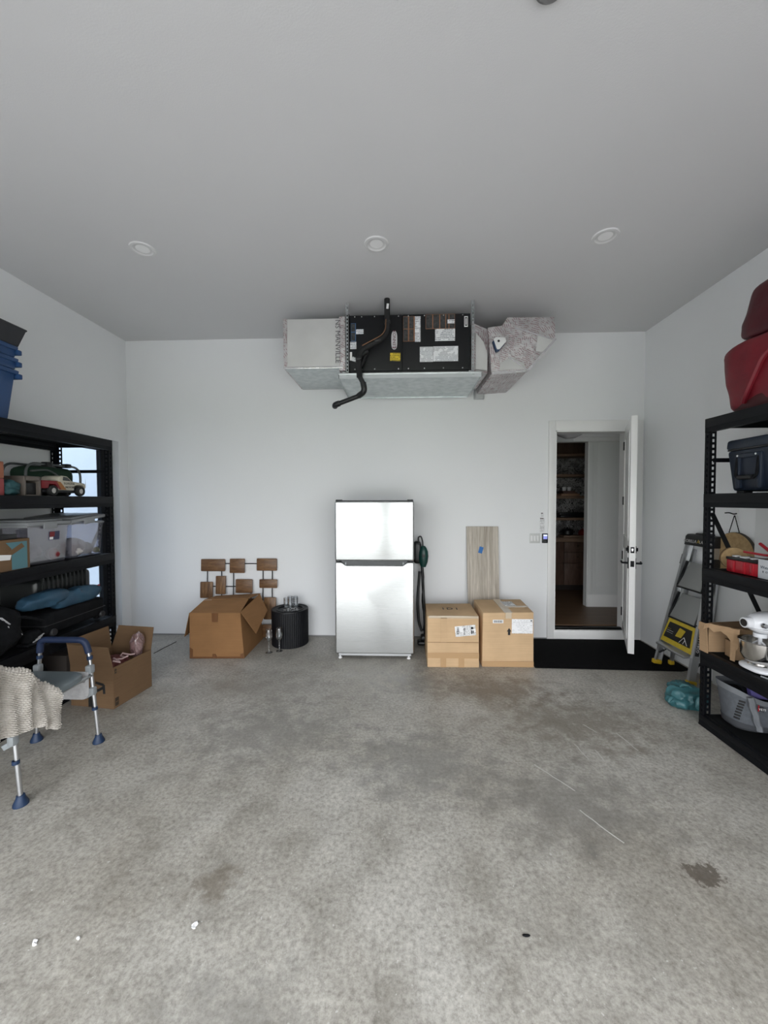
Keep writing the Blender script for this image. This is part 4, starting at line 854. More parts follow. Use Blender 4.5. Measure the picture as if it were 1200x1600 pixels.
for x in (-3.06, -3.26): part(gn, 'frame_tube', MB().tube(fillet([(x, 3.085, Z2 + .012), (x, 3.085, Z2 + .278), (x, 3.635, Z2 + .278), (x, 3.635, Z2 + .012)], .10, 6), .010, 10), M('grey_tube', (.13, .14, .14), .4, .4))
part(gn, 'frame_tube', MB().tube(fillet([(-3.05, 3.12, Z2 + .21), (-3.045, 3.30, Z2 + .235), (-3.04, 3.43, Z2 + .13), (-3.04, 3.46, Z2 + .02)], .12, 6), .008, 8), MAT['grey_tube'])
for y in (3.28, 3.48): part(gn, 'buckle', MB().bb(-3.09, -3.03, y - .025, y + .025, Z2 + .262, Z2 + .298, .006), BLACKP)

# ------------------------------------------------------------------ left rack, third deck (z 1.18)
Z3 = 1.1805
tc_ = thing('cardboard_box', 'brown cardboard box with a teal painted front on the left rack', 'box', (-2.95, 2.66, Z3))
part(tc_, 'box_body', MB().bb(-3.10, -2.795, 2.44, 2.835, Z3, Z3 + .225, .004), CARDD)
part(tc_, 'print_patch', MB().prism([(2.695, Z3 + .005), (2.812, Z3 + .005), (2.812, Z3 + .205), (2.655, Z3 + .205), (2.695, Z3 + .16)], -2.7952, -2.7935, 'yz'), M('teal_print', (.085, .195, .225), .6))
part(tc_, 'tape', MB().slab([(-2.7925, 2.62, Z3 + .11), (-2.7925, 2.65, Z3 + .09), (-2.7925, 2.79, Z3 + .165), (-2.7925, 2.77, Z3 + .195)], .001), CARDD)
part(tc_, 'paper_scrap', MB().slab([(-2.792, 2.60, Z3 + .085), (-2.792, 2.68, Z3 + .080), (-2.792, 2.69, Z3 + .115), (-2.792, 2.61, Z3 + .125)], .002), PAPER)
single('flat_case', MB().bb(-3.05, -2.81, 2.36, 2.755, Z3 + .226, Z3 + .262, .004), BLACKP, 'black flat case lying directly on the teal-fronted box', 'case', (-2.93, 2.6, Z3 + .226))
single('flat_case', MB().bb(-3.04, -2.82, 2.30, 2.660, Z3 + .263, Z3 + .305, .004), M('charcoal_case', (.02, .02, .022), .5), 'charcoal flat case on top of the black case', 'case', (-2.93, 2.5, Z3 + .263))
LIDM = M('grey_lid', (.235, .245, .255), .4)
def tote(label, y0, y1, lidtilt, sticker):
    t = thing('storage_tote', label, 'tote', (-3.05, (y0 + y1) / 2, Z3), 0, 'clear totes with grey lids')
    xa, xb = -3.32, -2.835; yc = (y0 + y1) / 2; hw = (y1 - y0) / 2; hx = (xb - xa) / 2; xc = (xa + xb) / 2
    def rg(s, z): return [Vector((xc - hx * s, yc - hw * s, z)), Vector((xc + hx * s, yc - hw * s, z)), Vector((xc + hx * s, yc + hw * s, z)), Vector((xc - hx * s, yc + hw * s, z))]
    w = MB(); A, B = rg(.90, Z3 + .004), rg(.99, Z3 + .305)
    for i in range(4): w.slab([A[i], A[(i + 1) % 4], B[(i + 1) % 4], B[i]], .003)
    w.slab(A, .003); part(t, 'tote_body', w, CLEARP)
    part(t, 'rim', MB().tube(rg(1.0, Z3 + .306), .009, 8, closed=True), M('milky_rim', (.36, .37, .39), .35))
    R = Matrix.Rotation(lidtilt, 3, 'X'); cz = Z3 + .325 + abs(math.sin(lidtilt)) * hw
    l = part(t, 'lid', MB().box((xc, yc, cz), (2 * hx + .03, 2 * hw + .03, .030), R, .008).box((xc, yc, cz + .020), (2 * hx - .05, 2 * hw - .05, .020), R, .006), LIDM)
    part(l, 'latch', MB().box((xb + .012, yc, cz - .02), (.012, .12, .05), R, .004), LIDM)
    if sticker:
        def sk(y0, y1, z0, z1, o): fx = lambda z: xc + hx * (.90 + .09 * (z - .004) / .301) + o; return [(fx(z0), y0, Z3 + z0), (fx(z0), y1, Z3 + z0), (fx(z1), y1, Z3 + z1), (fx(z1), y0, Z3 + z1)]
        k = part(t, 'sticker', MB().slab(sk(yc + .005, yc + .10, .185, .255, .004), .002), M('sticker_navy', (.03, .035, .08), .4), 'navy and red sticker')
        part(k, 'sticker_field', MB().slab(sk(yc + .008, yc + .052, .212, .252, .0055), .002), MAT['toy_red']); part(k, 'sticker_field', MB().slab(sk(yc + .008, yc + .04, .19, .210, .0055), .002), PAPER)
    return t
tote('clear tote with a grey lid and a navy sticker on the left rack', 2.862, 3.226, 0, True)
tote('clear tote with a tilted grey lid at the far end of the left rack', 3.262, 3.622, .11, False)
WC = M('white_cloth', (.55, .53, .52), .8, bump=.4, bscale=20)
single('cloth_bundle', MB().blob((-2.96, 3.38, Z3 + .085), (.20, .19, .15), 2.4, 8, .02, 12, 4, 0, .02), WC, 'white cloth bundle inside the tote with the tilted lid', 'cloth', (-2.96, 3.38, Z3 + .01))
single('ball', MB().lathe([(.055 * math.sin(a * PI / 12), -.055 * math.cos(a * PI / 12)) for a in range(13)], (-2.925, 3.515, Z3 + .066), 20), M('dark_ball', (.03, .03, .045), .5), 'dark ball inside the tote with the tilted lid', 'ball', (-2.925, 3.515, Z3 + .011))
single('ball', MB().lathe([(.028 * math.sin(a * PI / 12), -.028 * math.cos(a * PI / 12)) for a in range(13)], (-2.885, 3.592, Z3 + .040), 20), M('lime_ball', (.35, .38, .12), .5), 'small yellow-green ball in the corner of the far tote', 'ball', (-2.885, 3.592, Z3 + .012))
single('cloth_bundle', MB().blob((-3.09, 3.04, Z3 + .08), (.24, .24, .14), 2.6, 8, .014, 12, 9, 0, .02), M('mauve_cloth', (.24, .21, .24), .8), 'greyish mauve cloth inside the tote with the sticker', 'cloth', (-3.05, 3.05, Z3 + .01))
single('ball', MB().lathe([(.05 * math.sin(a * PI / 12), -.05 * math.cos(a * PI / 12)) for a in range(13)], (-2.90, 3.14, Z3 + .062), 20).lathe([(.0505 * math.sin(a * PI / 12), -.0505 * math.cos(a * PI / 12)) for a in range(7, 13)], (-2.90, 3.14, Z3 + .062), 20, 'X', 1), [M('cream_ball', (.6, .55, .48), .4), MAT['toy_red']], 'cream and red ball inside the tote with the sticker', 'ball', (-2.89, 3.14, Z3 + .011))

# ------------------------------------------------------------------ left rack, fourth deck (z .565)
Z4 = .5655
SHELL = M('black_shell', (.010, .012, .012), .28)
sc_ = thing('suitcase', 'black suitcase lying flat under the blue bag on the left rack', 'suitcase', (-3.05, 3.28, Z4))
part(sc_, 'shell', MB().bb(-3.30, -2.83, 2.98, 3.615, Z4 + .03, Z4 + .205, .03, 0, 3), BLACKC)
part(sc_, 'zip_band', MB().bb(-3.302, -2.826, 2.976, 3.619, Z4 + .108, Z4 + .114, .004), M('dark_zip', (.03, .03, .032), .5))
for y in (3.05, 3.57): part(sc_, 'wheel', MB().lathe([(0, -.012), (.026, -.012), (.030, 0), (.026, .012), (0, .012)], (-2.825, y, Z4 + .045), 18, 'X'), M('grey_wheel', (.035, .035, .038), .4)); part(sc_, 'corner_foot', MB().bb(-3.29, -3.25, y - .02, y + .02, Z4, Z4 + .032, .004), BLACKP); 
part(sc_, 'corner_foot', MB().bb(-2.90, -2.86, 3.03, 3.07, Z4, Z4 + .032, .004), BLACKP); part(sc_, 'corner_foot', MB().bb(-2.90, -2.86, 3.55, 3.59, Z4, Z4 + .032, .004), BLACKP)
s2 = thing('suitcase', 'ribbed glossy black hard-shell suitcase behind the blue bag', 'suitcase', (-3.12, 3.36, Z4 + .207))
part(s2, 'shell', MB().bb(-3.31, -2.965, 3.05, 3.63, Z4 + .208, Z4 + .475, .045, 0, 4), SHELL)
for k in range(11): part(s2, 'rib', MB().bb(-3.28, -2.955, 3.10 + k * .044, 3.118 + k * .044, Z4 + .235, Z4 + .481, .006), SHELL)
part(s2, 'side_handle', MB().tube(fillet([(-3.05, 3.628, Z4 + .30), (-3.05, 3.652, Z4 + .30), (-3.05, 3.652, Z4 + .43), (-3.05, 3.628, Z4 + .43)], .02, 4), .008, 8), GREYP)
part(s2, 'luggage_tag', MB().bb(-2.90, -2.896, 3.585, 3.640, Z4 + .215, Z4 + .315, .002).bb(-2.8955, -2.8945, 3.586, 3.639, Z4 + .275, Z4 + .314, .0005, 1), [PAPER, M('tag_red', (.40, .02, .03), .5)], 'white and red luggage tag')
bb_ = MB().blob((-2.880, 3.33, Z4 + .275), (.13, .52, .13), 2.6, 12, .022, 7, 11, 0, .018).blob((-2.885, 3.04, Z4 + .315), (.14, .42, .12), 2.4, 10, .02, 8, 12, 0, .016)
single('duffel_bag', bb_, M('steel_blue_nylon', (.022, .060, .105), .55, col2=(.03, .085, .14), scale=6, bump=.35, bscale=14), 'crumpled dark blue nylon bag in front of the ribbed suitcase', 'bag', (-2.88, 3.2, Z4 + .206))
kb = thing('sports_bag', 'black sports bag with white straps on the left rack, left of the suitcase', 'bag', (-2.98, 2.66, Z4))
part(kb, 'bag_body', MB().blob((-3.0, 2.55, Z4 + .17), (.40, .50, .33), 3.4, 12, .03, 5, 21, 0, .03), BLACKC)
WS = M('reflective_trim', (.45, .45, .46), .4)
for (y0, z0, y1, z1, w) in ((2.60, .30, 2.66, .235, .022), (2.645, .225, 2.665, .17, .02), (2.42, .13, 2.50, .18, .016), (2.715, .16, 2.745, .13, .026)):
    part(kb, 'reflective_strip', MB().bar((-2.792, y0, Z4 + z0), (-2.792, y1, Z4 + z1), .006, w, (1, 0, 0), .002), WS)
part(kb, 'strap', MB().tube([(-2.80 + .012 * math.sin(k), 2.44 + k * .06, Z4 + .18 + .09 * math.sin(k * PI / 8)) for k in range(9)], .010, 8), BLACKC)
sh = thing('sports_shoe', 'black shoe with white stripes at the front of the fourth deck', 'shoe', (-2.86, 2.90, Z4))
part(sh, 'upper', MB().blob((-2.87, 2.90, Z4 + .06), (.10, .15, .10), 2.6, 7, .006, 12, 31), BLACKC)
for k in range(3): part(sh, 'stripe', MB().bar((-2.815, 2.86 + k * .022, Z4 + .030 + k * .012), (-2.815, 2.92 + k * .016, Z4 + .045 + k * .012), .006, .008, (1, 0, 0)), WS)
part(sh, 'sole', MB().bb(-2.92, -2.822, 2.825, 2.975, Z4, Z4 + .020, .008), BLACKP)
single('sports_bag', MB().blob((-3.02, 2.70, .085 + .17), (.42, .72, .34), 3.2, 10, .03, 5, 41, 0, .02), BLACKC, 'black soft bag on the bottom deck of the left rack', 'bag', (-3.02, 2.70, .086))
single('carton', MB().bb(-3.26, -2.84, 3.18, 3.60, .0855, .36, .005), M('dark_carton', (.05, .04, .035), .8), 'dark carton on the bottom deck behind the open shipping box', 'carton', (-3.05, 3.4, .0855))

# ================================================================== OPEN SHIPPING BOX
am = thing('cardboard_box', 'open brown shipping box with raised flaps by the left rack', 'box', (-2.48, 3.25, 0))
P0, P1, P2, P3 = Vector((-2.303, 3.010, .001)), Vector((-2.247, 3.405, .001)), Vector((-2.650, 3.455, .001)), Vector((-2.700, 3.060, .001))
U = Vector((0, 0, .335)); w_ = MB()
for a, b in ((P0, P1), (P1, P2), (P2, P3), (P3, P0)): w_.slab([a, b, b + U, a + U], .005)
w_.slab([P0 + Vector((0, 0, .004)), P1 + Vector((0, 0, .004)), P2 + Vector((0, 0, .004)), P3 + Vector((0, 0, .004))], .005)
part(am, 'box_body', w_, CARDD)
FV = Vector((0, 0, .185))
part(am, 'flap', MB().slab([P3 + U, P0 + U, P0 + U + FV + Vector((-.02, -.02, -.01)), P3 + U + FV + Vector((0, -.02, -.01))], .005), CARDD, 'raised flap towards the viewer')
part(am, 'flap', MB().slab([P2 + U, P3 + U, P3 + U + FV + Vector((-.03, 0, .01)), P2 + U + FV + Vector((-.03, 0, .01))], .005), CARDD)
part(am, 'flap', MB().slab([P1 + U, P2 + U, P2 + U + FV + Vector((.05, .03, .01)), P1 + U + FV + Vector((.01, .03, .01))], .005), CARDD)
part(am, 'flap', MB().slab([P1 + U - Vector((.004, .01, 0)), P0 + U - Vector((.004, -.01, 0)), P0 + Vector((-.05, .02, .16)), P1 + Vector((-.06, 0, .16))], .005), CARDD, 'flap folded down inside')
# printing on the two visible faces
def face_pt(a, b, s, z, off=.0035):
    n = (b - a).cross(Vector((0, 0, 1))).normalized(); q = a + (b - a) * s; return Vector((q.x, q.y, z)) + n * off
smile = MB(); ps = [face_pt(P3, P0, s, .118 + .075 * (s - .42) * 2 ** .5 + .35 * (s - .55) ** 2) for s in [.40 + k * .035 for k in range(12)]]
for a, b in zip(ps, ps[1:]): smile.bar(a, b, .022, .003, (0, 1, 0))
tip = ps[-1]; q = (P0 - P3).normalized()
smile.bar(tip + Vector((0, 0, .018)), tip - q * .075 + Vector((0, 0, .032)), .020, .003, (0, 1, 0)).bar(tip + Vector((0, 0, .020)), tip + Vector((0, 0, -.055)) + q * .004, .020, .003, (0, 1, 0))
part(am, 'printed_arrow', smile, INK)
part(am, 'black_tape', MB().slab([face_pt(P3, P0, .42, .004), face_pt(P3, P0, .54, .004), face_pt(P3, P0, .54, .10), face_pt(P3, P0, .42, .12)], .002), INK)
for s0, s1, z0, z1 in ((.03, .11, .02, .085), (.03, .075, .285, .32)):
    k_ = part(am, 'printed_mark', MB().slab([face_pt(P0, P1, s0, z0), face_pt(P0, P1, s1, z0), face_pt(P0, P1, s1, z1), face_pt(P0, P1, s0, z1)], .002), M('dark_brown_ink', (.045, .030, .018), .7))
    part(k_, 'mark_gap', MB().slab([face_pt(P0, P1, s0 + .01, (z0 + z1) / 2 - .004, .0047), face_pt(P0, P1, s1 - .01, (z0 + z1) / 2 - .004, .0047), face_pt(P0, P1, s1 - .01, (z0 + z1) / 2 + .004, .0047), face_pt(P0, P1, s0 + .01, (z0 + z1) / 2 + .004, .0047)], .001), CARDD)
single('cloth_bundle', MB().blob((-2.47, 3.20, .235), (.26, .27, .20), 3, 10, .018, 10, 51, .12, .012), M('maroon_cloth', (.10, .018, .018), .8, col2=(.20, .07, .06), scale=25), 'maroon patterned cloth inside the open shipping box', 'cloth', (-2.47, 3.2, .13))
single('ribbon', MB().tube([(-2.37 + .05 * math.sin(k * 1.3), 3.10 + k * .018, .345 + .012 * math.cos(k * 2.1)) for k in range(12)], .007, 8), M('pale_pink_ribbon', (.52, .36, .35), .5), 'pale pink cord lying on the maroon cloth in the box', 'ribbon', (-2.37, 3.2, .34))
single('plastic_bag', MB().blob((-2.335, 3.345, .40), (.08, .10, .20), 2.2, 8, .018, 14, 52, 0, .016), clear('pink_film', (.72, .58, .58), .3, (.42, .27, .27), .5, .15), 'clear pinkish plastic bag standing in the open shipping box', 'bag', (-2.33, 3.37, .31))
single('steel_wire', MB().tube([(-2.70, 4.14, .0035), (-2.685, 4.30, .003), (-2.655, 4.50, .003)], .003, 6), BLACKM, 'thin dark wire lying on the floor behind the open shipping box', 'wire', (-2.685, 4.30, 0))

# ================================================================== COMMODE CHAIR AND THROW
ch = thing('shower_chair', 'aluminium toilet safety chair with blue padded armrests by the left rack', 'chair', (-2.32, 2.31, 0))
BFM = M('blue_foam', (.007, .018, .056), .6); BRUB = M('blue_rubber', (.008, .026, .070), .5)
for y0, y1 in ((2.590, 2.600), (2.030, 2.045)):
    pts = fillet([(-2.545, y0, .03), (-2.515, y1, .60), (-2.505, y1, .715), (-2.185, y1, .715), (-2.155, y1, .60), (-2.096, y0, .03)], .075, 6)
    ar_ = part(ch, 'arm_frame', MB().tube(pts, .0125, 12), ALU)
    part(ar_, 'armrest_pad', MB().tube(fillet([(-2.512, y1, .625), (-2.505, y1, .715), (-2.185, y1, .715), (-2.160, y1, .625)], .075, 6), .021, 14), BFM, 'blue foam pad')
    for x, zt in ((-2.545, .6), (-2.096, .6)):
        sg = 1 if x > -2.3 else -1
        part(ch, 'foot', MB().lathe([(0, 0), (.036, 0), (.036, .010), (.022, .040), (.019, .055), (0, .055)], (x, y0, .001), 20), BRUB)
        xx = lambda z: x + (-.059 if sg > 0 else .030) * (z - .03) / .57
        part(ch, 'leg_collar', MB().lathe([(.012, -.010), (.0175, -.010), (.0175, .010), (.012, .010)], (xx(.24), y0, .24), 16), BRUB)
        part(ch, 'leg_collar', MB().lathe([(.012, -.012), (.0175, -.012), (.0175, .012), (.012, .012)], (xx(.59), y1, .592), 16), BRUB)
        part(ch, 'bracket', MB().bb(xx(.51) - .022, xx(.51) + .022, y0 - .022, y0 + .022, .485, .545, .010), GREYP)
        part(ch, 'bracket', MB().bb(xx(.36) - .020, xx(.36) + .020, y0 - .020, y0 + .020, .335, .390, .010).bar((xx(.36), y0, .35), (xx(.36) - sg * .045, y0 - .01, .325), .022, .03, None, .004), GREYP)
part(ch, 'seat', MB().blob((-2.335, 2.31, .500), (.46, .46, .065), 5, 10, .002, 4, 2), M('slate_vinyl', (.155, .185, .20), .45), 'grey padded seat')
for y in (2.10, 2.52): part(ch, 'seat_rail', MB().tube([(-2.56, y, .462), (-2.13, y, .462)], .010, 10), ALU)
for x in (-2.14, -2.53): part(ch, 'seat_rail', MB().tube([(x, 2.03, .470), (x, 2.59, .470)], .011, 10), ALU)
mp = []
def rpoly(y0, y1, z0, z1, r):
    p = []
    for (cy, cz, a0) in ((y1 - r, z0 + r, -PI / 2), (y1 - .01, z1 - .01, 0), (y0 + .01, z1 - .01, PI / 2), (y0 + r, z0 + r, PI)):
        rr_ = r if cz < (z0 + z1) / 2 else .01
        for k in range(6): p.append((cy + rr_ * math.cos(a0 + k * PI / 10), cz + rr_ * math.sin(a0 + k * PI / 10)))
    return p
ms_ = part(ch, 'splash_guard', MB().prism(rpoly(-2.52, -2.140, .310, .505, .05), 2.567, 2.572, 'xz', .001), M('grey_mesh', (.34, .335, .34), .7, col2=(.40, .395, .40), scale=60), 'pale grey mesh panel')
part(ms_, 'lettering', MB().text('Medline', .044, at(-2.262, 2.5665, .466, FACE_F, .12), shear=.35), M('logo_blue', (.02, .03, .13), .5))

THROW = M('chunky_knit', (.47, .435, .39), .9, col2=(.58, .545, .50), scale=14)
def lerp_tab(t, tab):
    for (a, va), (b, vb) in zip(tab, tab[1:]):
        if t <= b: k = (t - a) / (b - a); k = k * k * (3 - 2 * k); return va + (vb - va) * k
    return tab[-1][1]
TOPZ = [(1.62, .86), (1.80, .85), (1.93, .815), (2.06, .745), (2.15, .655), (2.22, .575), (2.28, .532), (2.42, .53)]
HEM = [(1.62, .52), (1.80, .50), (1.92, .485), (2.05, .455), (2.14, .430), (2.20, .375), (2.25, .345), (2.32, .355), (2.42, .36)]
NU, NV = 390, 440
def throw(u, v):
    y = 1.64 + u * .635
    zt, zh = lerp_tab(y, TOPZ), lerp_tab(y, HEM)
    L1 = .34; L2 = zt - zh; s = v * (L1 + L2 + .03)
    xe = -2.085 + .018 * math.sin(y * 31) + (.03 if y > 2.2 else .0) * 0
    r = .05
    if s < L1 - r: x, z = xe - L1 + s, zt + .012 * math.sin(s * 22 + y * 9); nrm = Vector((0, 0, 1))
    elif s < L1 - r + r * PI / 2:
        a = (s - L1 + r) / r; x, z = xe - r + r * math.sin(a), zt - r + r * math.cos(a); nrm = Vector((math.sin(a), 0, math.cos(a)))
    else:
        d = s - (L1 - r + r * PI / 2); z = zt - r - d; dep = min(1, d / .12)
        x = xe + dep * (.020 * math.sin(y * 38 + d * 5) + .012 * math.sin(y * 71)) + d * .04; nrm = Vector((1, 0, .1))
    sl = (lerp_tab(y + .01, TOPZ) - lerp_tab(y - .01, TOPZ)) / .02
    if nrm.z > .5: nrm = Vector((nrm.x, -sl * .7, 1)).normalized()
    p = Vector((x, y, z))
    ku, kv = u * 635 / 14.0, v * (L1 + L2) * 1000 / 12.0                             # rows of knitted bobbles
    row = math.floor(kv); o = .5 * (row % 2)
    bmp = (abs(math.sin(PI * (ku + o))) * abs(math.sin(PI * kv))) ** .62
    jit = noise.noise(Vector((math.floor(ku + o) * 1.7, row * 2.3, 0))) * .35 + 1
    return p + nrm.normalized() * (.015 * bmp * jit) + Vector((0, 0, .004 * noise.noise(p * 18)))
single('throw_blanket', MB().sheet(throw, NU, NV), THROW, 'cream chunky knit throw draped over the toilet safety chair', 'blanket', (-2.2, 2.0, .5), smooth=180)

# ================================================================== STEP LADDER
la = thing('step_ladder', 'folded aluminium step ladder leaning on the right wall', 'ladder', (2.68, 3.78, 0))
def lx(z): return 2.605 + .160 * z
def lfar(z): return 4.045 - .115 * z
def lnear(z): return 3.565 + .0 * z
AL2 = M('ladder_aluminium', (.50, .51, .52), .34, .85); TREAD = M('tread_grey', (.24, .245, .24), .5)
for yf, s in ((lfar, -1), (lnear, 1)):
    z0, z1 = .02, 1.30
    rl_ = part(la, 'front_rail', MB().bar((lx(z0) + .03, yf(z0), z0), (lx(z1) + .03, yf(z1), z1), .062, .006, (0, 1, 0)).bar((lx(z0), yf(z0) + s * .012, z0), (lx(z1), yf(z1) + s * .012, z1), .004, .028, (0, 1, 0)).bar((lx(z0) + .060, yf(z0) + s * .012, z0), (lx(z1) + .060, yf(z1) + s * .012, z1), .004, .028, (0, 1, 0)), AL2, smooth=0)
    part(rl_, 'foot', MB().box((lx(.02) + .03, yf(.02) + s * .006, .0225 if s > 0 else .0315), (.082, .048, .044), Matrix.Rotation(.16, 3, 'Y'), .010), M('yellow_rubber', (.50, .33, .015), .5))
    b0, b1 = Vector((2.765, yf(.03) + s * .03, .03)), Vector((lx(1.20) + .085, yf(1.2) + s * .02, 1.20))
    rr_ = part(la, 'rear_rail', MB().bar(b0, b1, .024, .032, (0, 1, 0), .003), AL2)
    part(rr_, 'foot', MB().box((2.765, yf(.03) + s * .03, .0225 if s > 0 else .0315), (.045, .045, .044), None, .010), MAT['yellow_rubber'])
    part(la, 'hinge_bracket', MB().prism([(lx(1.06) - .006, 1.055), (lx(1.06) + .10, 1.075), (lx(1.14) + .085, 1.145), (lx(1.15) + .004, 1.15)], yf(1.1) - s * .006, yf(1.1) - s * .014, 'xz', .003), BLACKP)
    part(la, 'spreader', MB().bar((lx(.14) + .02, yf(.14) + s * .01, .13), (2.79, yf(.3) + s * .03, .235), .006, .022, (0, 1, 0)), BLACKP)
yc0, yc1 = lnear(1.3) - .012, lfar(1.3) + .012
cap = part(la, 'top_cap', MB().prism([(lx(1.25) - .012, 1.245), (lx(1.25) + .095, 1.245), (lx(1.25) + .100, 1.335), (lx(1.25) + .07, 1.352), (lx(1.25) + .02, 1.350), (lx(1.25) - .0, 1.330)], yc0, yc1, 'xz', .006).bb(lx(1.3) + .01, lx(1.3) + .08, yc0 + .1, yc1 - .1, 1.345, 1.368, .010), BLACKP)
FL_ = Matrix.Rotation(.12, 4, 'Y')
part(cap, 'lettering', MB().text('GORILLA   LADDERS', .040, Matrix.Translation((lx(1.25) - .011, (yc0 + yc1) / 2, 1.285)) @ FL_ @ FACE_L), M('pale_grey_ink', (.42, .42, .42), .5))
part(cap, 'emblem', MB().text('A', .05, Matrix.Translation((lx(1.25) - .012, (yc0 + yc1) / 2 - .005, 1.288)) @ FL_ @ FACE_L), M('gold_ink', (.40, .28, .04), .5))
for (z0, z1) in ((.845, 1.085), (.535, .775)):
    ya0, ya1, yb0, yb1 = lnear(z0) + .045, lfar(z0) - .060, lnear(z1) + .045, lfar(z1) - .085
    t_ = part(la, 'tread', MB().hexa([(lx(z0) - .012, ya0, z0), (lx(z0) - .012, ya1, z0), (lx(z0) + .012, ya1, z0 - .004), (lx(z0) + .012, ya0, z0 - .004)], [(lx(z1) + .030, yb0, z1), (lx(z1) + .030, yb1, z1), (lx(z1) + .052, yb1, z1 - .006), (lx(z1) + .052, yb0, z1 - .006)], .004), TREAD)
    part(t_, 'tread_edge', MB().bb(lx(z0) - .016, lx(z0) + .010, ya0 - .015, ya1 + .015, z0 - .016, z0 - .002, .003), BLACKP)
    for yy, k in ((ya0 - .014, -1), (ya1 + .014, 1)): part(t_, 'tread_arm', MB().bar((lx(z0), yy, z0), (lx(z1) + .04, yy - k * .012 if k > 0 else yy, z1), .008, .030, (0, 1, 0)), BLACKP)
z0, z1 = .275, .515
pts_ = [(lx(z0) - .004, lnear(z0) + .025, z0), (lx(z0) - .004, lfar(z0) - .02, z0), (lx(z1) - .0, lfar(z1) - .055, z1), (lx(z1) - .0, lnear(z1) + .03, z1)]
lb_ = part(la, 'info_card', MB().slab([Vector(p) for p in pts_], .003), M('card_yellow', (.50, .36, .02), .5, col2=(.56, .42, .04), scale=30), 'yellow and black printed card')
def lp(s, t, o=-.003):                                                          # a point on the card: s from far to near, t upwards
    a = Vector(pts_[1]).lerp(Vector(pts_[0]), s); b = Vector(pts_[2]).lerp(Vector(pts_[3]), s); return a.lerp(b, t) + Vector((o, 0, 0))
part(lb_, 'print_field', MB().slab([lp(.05, .20), lp(.95, .20), lp(.93, .86), lp(.08, .86)], .001), INK)
part(lb_, 'print_shape', MB().slab([lp(.42, .40, -.0042), lp(.62, .42, -.0042), lp(.72, .74, -.0042), lp(.50, .78, -.0042)], .001), MAT['card_yellow'])
part(lb_, 'print_shape', MB().bar(lp(.72, .50, -.0042), lp(.60, .24, -.0042), .001, .010, (1, 0, 0)).bar(lp(.72, .50, -.0042), lp(.86, .24, -.0042), .001, .010, (1, 0, 0)).bar(lp(.76, .40, -.0042), lp(.72, .24, -.0042), .001, .008, (1, 0, 0)), PAPER)
for k in range(3): part(lb_, 'print_line', MB().bar(lp(.10, .60 - k * .08, -.0042), lp(.22 + .1 * (k > 0), .60 - k * .08, -.0042), .001, .009, (1, 0, 0)), MAT['card_yellow'] if k == 0 else PAPER)
part(la, 'tread', MB().hexa([(2.590, 3.60, .232), (2.590, 3.985, .232), (2.700, 4.02, .250), (2.700, 3.58, .250)], [(2.590, 3.60, .252), (2.590, 3.985, .252), (2.700, 4.02, .270), (2.700, 3.58, .270)], .006), AL2, 'bottom tread lying flat')
rs = part(la, 'rail_sticker', MB().bar((lx(.27) + .030, lnear(0) - .0035, .27), (lx(.62) + .030, lnear(0) - .0035, .62), .036, .001, (0, 1, 0)), INK, 'black sticker on the rail')
part(rs, 'lettering', MB().text('GORILLA LADDERS', .034, Matrix.Translation((lx(.445) + .030, lnear(0) - .0042, .445)) @ Matrix.Rotation(.159, 4, 'Y') @ FACE_F @ Matrix.Rotation(PI / 2, 4, 'Z')), PAPER)

# teal bag on the floor
tg = thing('shopping_bag', 'crumpled teal shopping bag on the floor at the ladder foot', 'bag', (2.36, 3.22, 0))
TEAL = M('teal_woven_plastic', (.026, .105, .118), .45, col2=(.040, .14, .155), scale=7, bump=.5, bscale=16)
tbm = MB().blob((2.365, 3.255, .075), (.26, .24, .150), 2.3, 13, .022, 9, 61, .3, .024).blob((2.275, 3.20, .045), (.17, .13, .09), 2.0, 9, .014, 15, 62, -.5, .016)
part(tg, 'bag_body', tbm, TEAL, smooth=40)
PT = M('pale_teal', (.075, .20, .215), .45, bump=.3, bscale=20)
part(tg, 'hem_fold', MB().tube([(2.30 + .014 * k, 3.23 + .012 * math.sin(k * .8), .148 + .014 * math.sin(k * .55)) for k in range(9)], [.004, .010, .012, .010, .012, .011, .009, .008, .004], 8), PT)
part(tg, 'side_band', MB().blob((2.40, 3.15, .060), (.085, .05, .11), 2.2, 7, .014, 16, 63, .4, .010), PT)

